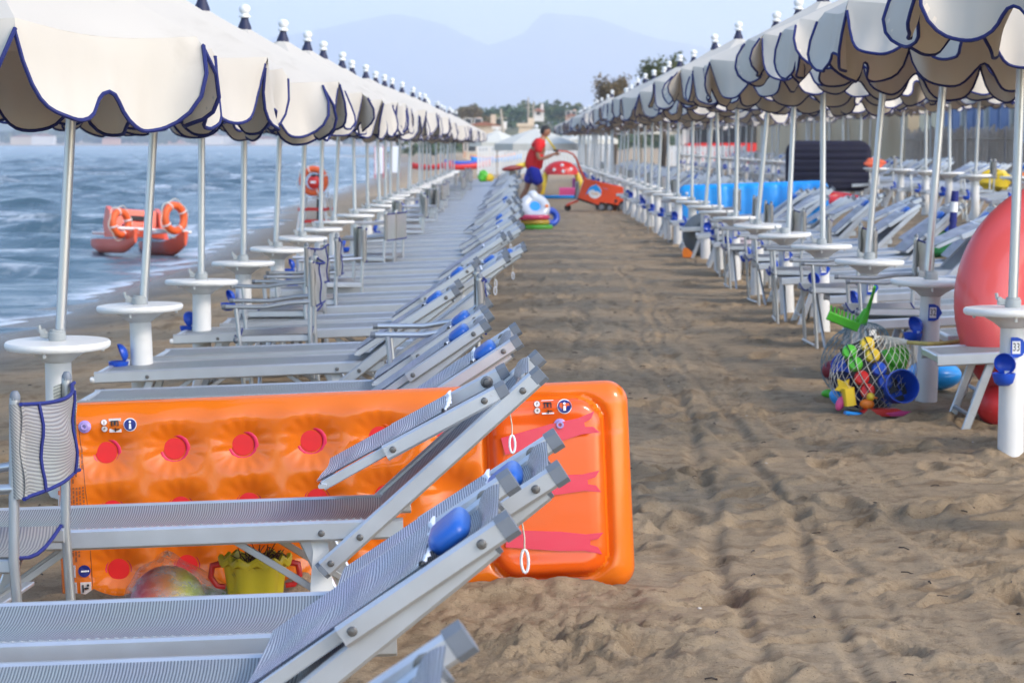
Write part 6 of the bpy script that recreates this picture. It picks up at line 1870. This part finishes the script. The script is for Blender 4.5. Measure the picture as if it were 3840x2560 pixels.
def canoe(x, y, L_, m, label, rz=0, sc=1.0):
    t = empty('canoe', (x, y, gz(x, y)), (0, R(-3), R(rz)), label=label, cat='canoe'); v = []; n, k_ = 14, 9
    for i in range(n):
        u = -1 + 2 * i / (n - 1); w = .34 * (1 - abs(u) ** 2.4) * sc + .01; top = (.34 + .22 * u * u) * sc; bot = (.02 + .16 * u * u) * sc
        for k in range(k_):
            a = math.pi * k / (k_ - 1); v.append((u * L_ / 2, w * math.cos(a), top - (top - bot) * math.sin(a) ** .7))
    h = MB().grid(v, n, k_).build('hull', m, t); s_ = h.modifiers.new('s', 'SOLIDIFY'); s_.thickness = .03
    for u in (-.4, .1, .5): MB().bar((u * L_ / 2, -.27 * sc, .30 * sc), (u * L_ / 2, .27 * sc, .30 * sc), .16, .03, (1, 0, 0), .006).build('thwart', M['white_board'], t)
canoe(-3.0, 150, 3.0, M['red_pl'], 'red canoe lying on the far sand beside the seaside row', 14)
canoe(-5.2, 158, 2.6, M['red_pl'], 'red canoe half hidden by the seaside poles', -10)
canoe(-3.4, 180, 3.6, M['blue_plastic'], 'blue boat on the far sand behind the red canoe', 18, 1.0)
canoe(-1.6, 200, 4.0, M['lightblue'], 'light blue boat on the far sand at the end of the seaside row', 8, 1.1)
canoe(-2.2, 230, 4.0, M['orange_pl'], 'orange boat farthest along the sand left of the aisle', 0, 1.1)
M['flag_white'] = mat('white_flag_cloth', (.78, .80, .84), .8)
for (x, lab) in ((-6.9, 'left one of two white banner boards on the far shore'), (-6.1, 'right one of two white banner boards on the far shore')):
    t = empty('banner_board', (x, 130, gz(x, 130)), label=lab, cat='banner'); MB().box((-.2, -.02, .25), (.2, .02, 1.55)).build('panel', M['flag_white'], t, False)
    for s in (-1, 1): MB().tube([(s * .21, 0, -.1), (s * .21, 0, 1.6)], .025, 6).build('post', M['red_pl'], t)

# ------------------------------------------------------------------ right: reed fence, bathing cabins, walls
M['reed'] = mat('dry_reed', (0.50, 0.42, 0.34), .9, var=.35, vscale=9)
def reed_fence(x, y0, y1, h, label):
    t = empty('reed_fence', (x, y0, gz(x, y0)), label=label, cat='fence')
    mb = MB(); r = random.Random(6); n = int((y1 - y0) / .045)
    for i in range(n):
        y = i * .045; hh = h + r.uniform(-.08, .06)
        mb.bar((r.uniform(-.012, .012), y, -.1), (r.uniform(-.03, .03), y + r.uniform(-.03, .03), hh), .03, .02, (0, 1, 0), .004)
    tag(mb.build('reeds', M['reed'], t, False), kind='stuff')
    for i in range(int((y1 - y0) / 2) + 1): MB().tube([(.05, i * 2, -.1), (.05, i * 2, h + .1)], .035, 7).build('fence_post', M['mast'], t)
    for z in (.3, h - .2): MB().tube([(-.03, 0, z), (-.03, y1 - y0, z)], .012, 5).build('fence_wire', M['mast'], t)
reed_fence(9.75, 44, 66, 1.22, 'brown reed fence behind the rearmost loungers')
M['cabin_blue'] = mat('blue_painted_panel', (0.17, 0.25, 0.45), .7, var=.12, vscale=2); M['cabin_pale'] = mat('pale_grey_painted_wood', (0.66, 0.68, 0.70), .8, var=.08); M['tanwall'] = mat('tan_plaster', (0.52, 0.42, 0.27), .95, var=.12, vscale=.8)
M['moss_roof'] = mat('olive_tiled_roof', (.20, .17, .08), .95, var=.3, vscale=2)
def cabin(i):
    x, y = 10.9, 45.0 + i * 3.2; w = 2.9
    lab = 'blue and white bathing cabin, %s from the right edge behind the reed fence' % ORD[i]
    t = empty('bathing_cabin', (x, y, gz(x, y)), label=lab, cat='cabin', group='bathing cabins')
    MB().box((0, 0, -.1), (2.4, w, 2.35)).build('wall', M['cabin_pale'], t, False)
    rf = MB().prism([(-.35, 2.35), (2.6, 2.35), (1.1, 2.85)], -.06, w + .06).build('roof', M['moss_roof'], t, False)
    for k in range(2):
        d = MB().box((-.04, .25 + k * 1.3, .05), (-.002, 1.30 + k * 1.3, 2.05)).build('door', M['cabin_blue'], t, False)
        for z in range(5): MB().box((-.052, .33 + k * 1.3, .25 + z * .36), (-.041, 1.22 + k * 1.3, .52 + z * .36)).build('panel', M['cabin_blue'], d, False)
        MB().sphere((-.06, .36 + k * 1.3, 1.0), .03, 8, 6).build('handle', M['bolt'], d)
    MB().box((-.06, .0, 0), (-.001, .10, 2.3)).build('corner_post', M['white_board'], t, False)
    # gathered white curtain beside the door
    v = []
    for a in range(12):
        for b in range(4): v.append((-.10 - .035 * math.sin(a * 1.9), w - .28 + .024 * a * (.4 + .6 * b / 3), .15 + 2.0 * (1 - b / 3)))
    MB().grid(v, 12, 4).build('curtain', M['cream_cloth'], t)
for i in range(7): cabin(i)
def wall_thing(name, x0, x1, y0, y1, h, m, label, cope=True):
    z = gz((x0 + x1) / 2, (y0 + y1) / 2)
    t = empty(name, ((x0 + x1) / 2, (y0 + y1) / 2, z), label=label, cat='wall')
    w, d = (x1 - x0) / 2, (y1 - y0) / 2
    MB().box((-w, -d, -.3), (w, d, h)).build('wall_face', m, t, False)
    if cope: MB().box((-w - .06, -d - .06, h), (w + .06, d + .06, h + .08)).build('coping', M['moss_roof'], t, False)
    return t
wall_thing('plaster_wall', 10.2, 10.5, 68.6, 112, 1.75, M['tanwall'], 'tan plaster wall with tiled coping behind the rearmost parasols')
k_ = empty('beach_kiosk', (9.6, 116, gz(9.6, 116)), label='cream kiosk with red counter at the far end of the rearmost row', cat='kiosk')
MB().box((-2.4, 0, 0), (2.6, 4, 2.4)).build('wall', M['stucco2'], k_, False); MB().box((-2.7, -1.0, 2.4), (2.9, 4.2, 2.6)).build('roof', M['cream_cloth'], k_, False); MB().box((-2.0, -.06, .95), (2.2, -.002, 2.05)).build('serving_hatch', M['pane'], k_, False); MB().box((-2.2, -.35, .0), (2.4, -.07, .95)).build('counter', M['red_pl'], k_, False)
board_fence(6.2, 9.4, 108, .95, 'low white board fence before the far kiosk', .13, .03)
# smaller things on and among the right-hand loungers
def lump(name, loc, s, m, label, cat, seed):
    r = random.Random(seed); v = []; n, k_ = 14, 10
    for i in range(k_ + 1):
        th = math.pi * i / k_
        for k in range(n):
            a = 2 * math.pi * k / n; q = 1 + .18 * math.sin(3 * a + seed) + .12 * math.sin(5 * th + 2 * a) + r.uniform(-.06, .06)
            v.append((s[0] * q * math.sin(th) * math.cos(a), s[1] * q * math.sin(th) * math.sin(a), s[2] * (q * -math.cos(th) + .9)))
    o = MB().add(v, [(i * n + k, i * n + (k + 1) % n, (i + 1) * n + (k + 1) % n, (i + 1) * n + k) for i in range(k_) for k in range(n)]).build(name, m); o.location = loc
    return tag(o, label, cat)
tb = lambda k: (R3X, 13.0 + STEP * k, gz(R3X, 30) + .68)
lump('rolled_towel', (R3X - .1, 13.0 + STEP * 13, gz(R3X, 44) + .68), (.17, .12, .075), mat('coral_towel', (.80, .16, .08), .9), 'coral towel heaped on a table of the rearmost row', 'towel', 3)
lump('yellow_float', (6.75, 13.0 + STEP * 10 - .3, gz(6.7, 37) + .42), (.26, .15, .13), M['yellow_pl'], 'yellow float on a lounger of the rearmost row', 'float', 5)
lump('orange_float', (7.15, 13.0 + STEP * 10 - .3, gz(6.7, 37) + .42), (.18, .12, .11), M['orange_pl'], 'orange float beside the yellow one in the rearmost row', 'float', 7)
lump('blue_bag', (7.35, 13.0 + STEP * 10 - .35, gz(6.7, 37) + .38), (.15, .12, .12), M['blue_plastic'], 'blue bag right of the orange float in the rearmost row', 'bag', 8)
lump('green_toy_net', (4.55, 28.4, gz(4.55, 28.4)), (.22, .18, .17), mat('deep_green_net', (.02, .20, .06), .8), 'deep green net of toys on the sand behind the right loungers', 'net bag', 9)
for (dx, dz, m_, nm, lb) in ((-.15, .26, 'red_pl', 'red_toy', 'red toy on top of the deep green net'), (.02, .31, 'yellow_pl', 'yellow_toy', 'yellow toy on top of the deep green net'), (.15, .27, 'blue_plastic', 'blue_toy', 'blue toy on top of the deep green net'), (.27, .20, 'red_pl', 'red_toy', 'red toy right of the deep green net')):
    lump(nm, (4.55 + dx, 28.35, gz(4.55, 28.4) + dz), (.075, .06, .05), M[m_], lb, 'toy', int(dx * 100) + 40)
lump('white_towel', (2.30, 26.35, gz(2.3, 26) + .36), (.17, .14, .05), mat('white_pink_towel', (.70, .60, .64), .9, var=.2, vscale=14), 'pale pink towel on a lounger left of table 29', 'towel', 12)
lump('green_float', (-1.0, 74.0, gz(-1, 74) + .37), (.16, .12, .16), M['green_pl'], 'green toy on the far loungers of the seaside row', 'toy', 14)
lump('yellow_pail', (-.80, 74.0, gz(-.8, 74) + .37), (.11, .1, .11), M['yellow_pl'], 'small yellow pail beside the green toy on the far loungers', 'toy', 15)
rp_ = empty('rolled_parasol', (3.72, 22.4, gz(3.7, 22.4) + .56), (R(4), R(3), 0), label='rolled navy and white parasol standing against a right-hand lounger', cat='parasol')
for k in range(4): MB().tube([(0, 0, .09 * k), (0, 0, .09 * k + .088)], [.034, .030], 10).build('cloth_roll', M['navy'] if k != 2 else M['white'], rp_)
o = MB().box((-.01, -.28, 0), (.01, .28, .72)).build('blue_towel', M['lightblue'], None, False); o.location = (9.66, 50.0, gz(9.7, 50) + .95); tag(o, 'blue towel hung over the reed fence', 'towel')
M['bin'] = mat('teal_bin', (.02, .18, .30), .5)
o = MB().lathe([(.14, 0), (.17, .4), (.18, .42), (.16, .42), (.13, .02), (0, .02)], 18).build('litter_bin', M['bin']); o.location = (7.6, 36.4, gz(7.6, 36.4) + .30); tag(o, 'teal blue bin among the rearmost loungers', 'bin')
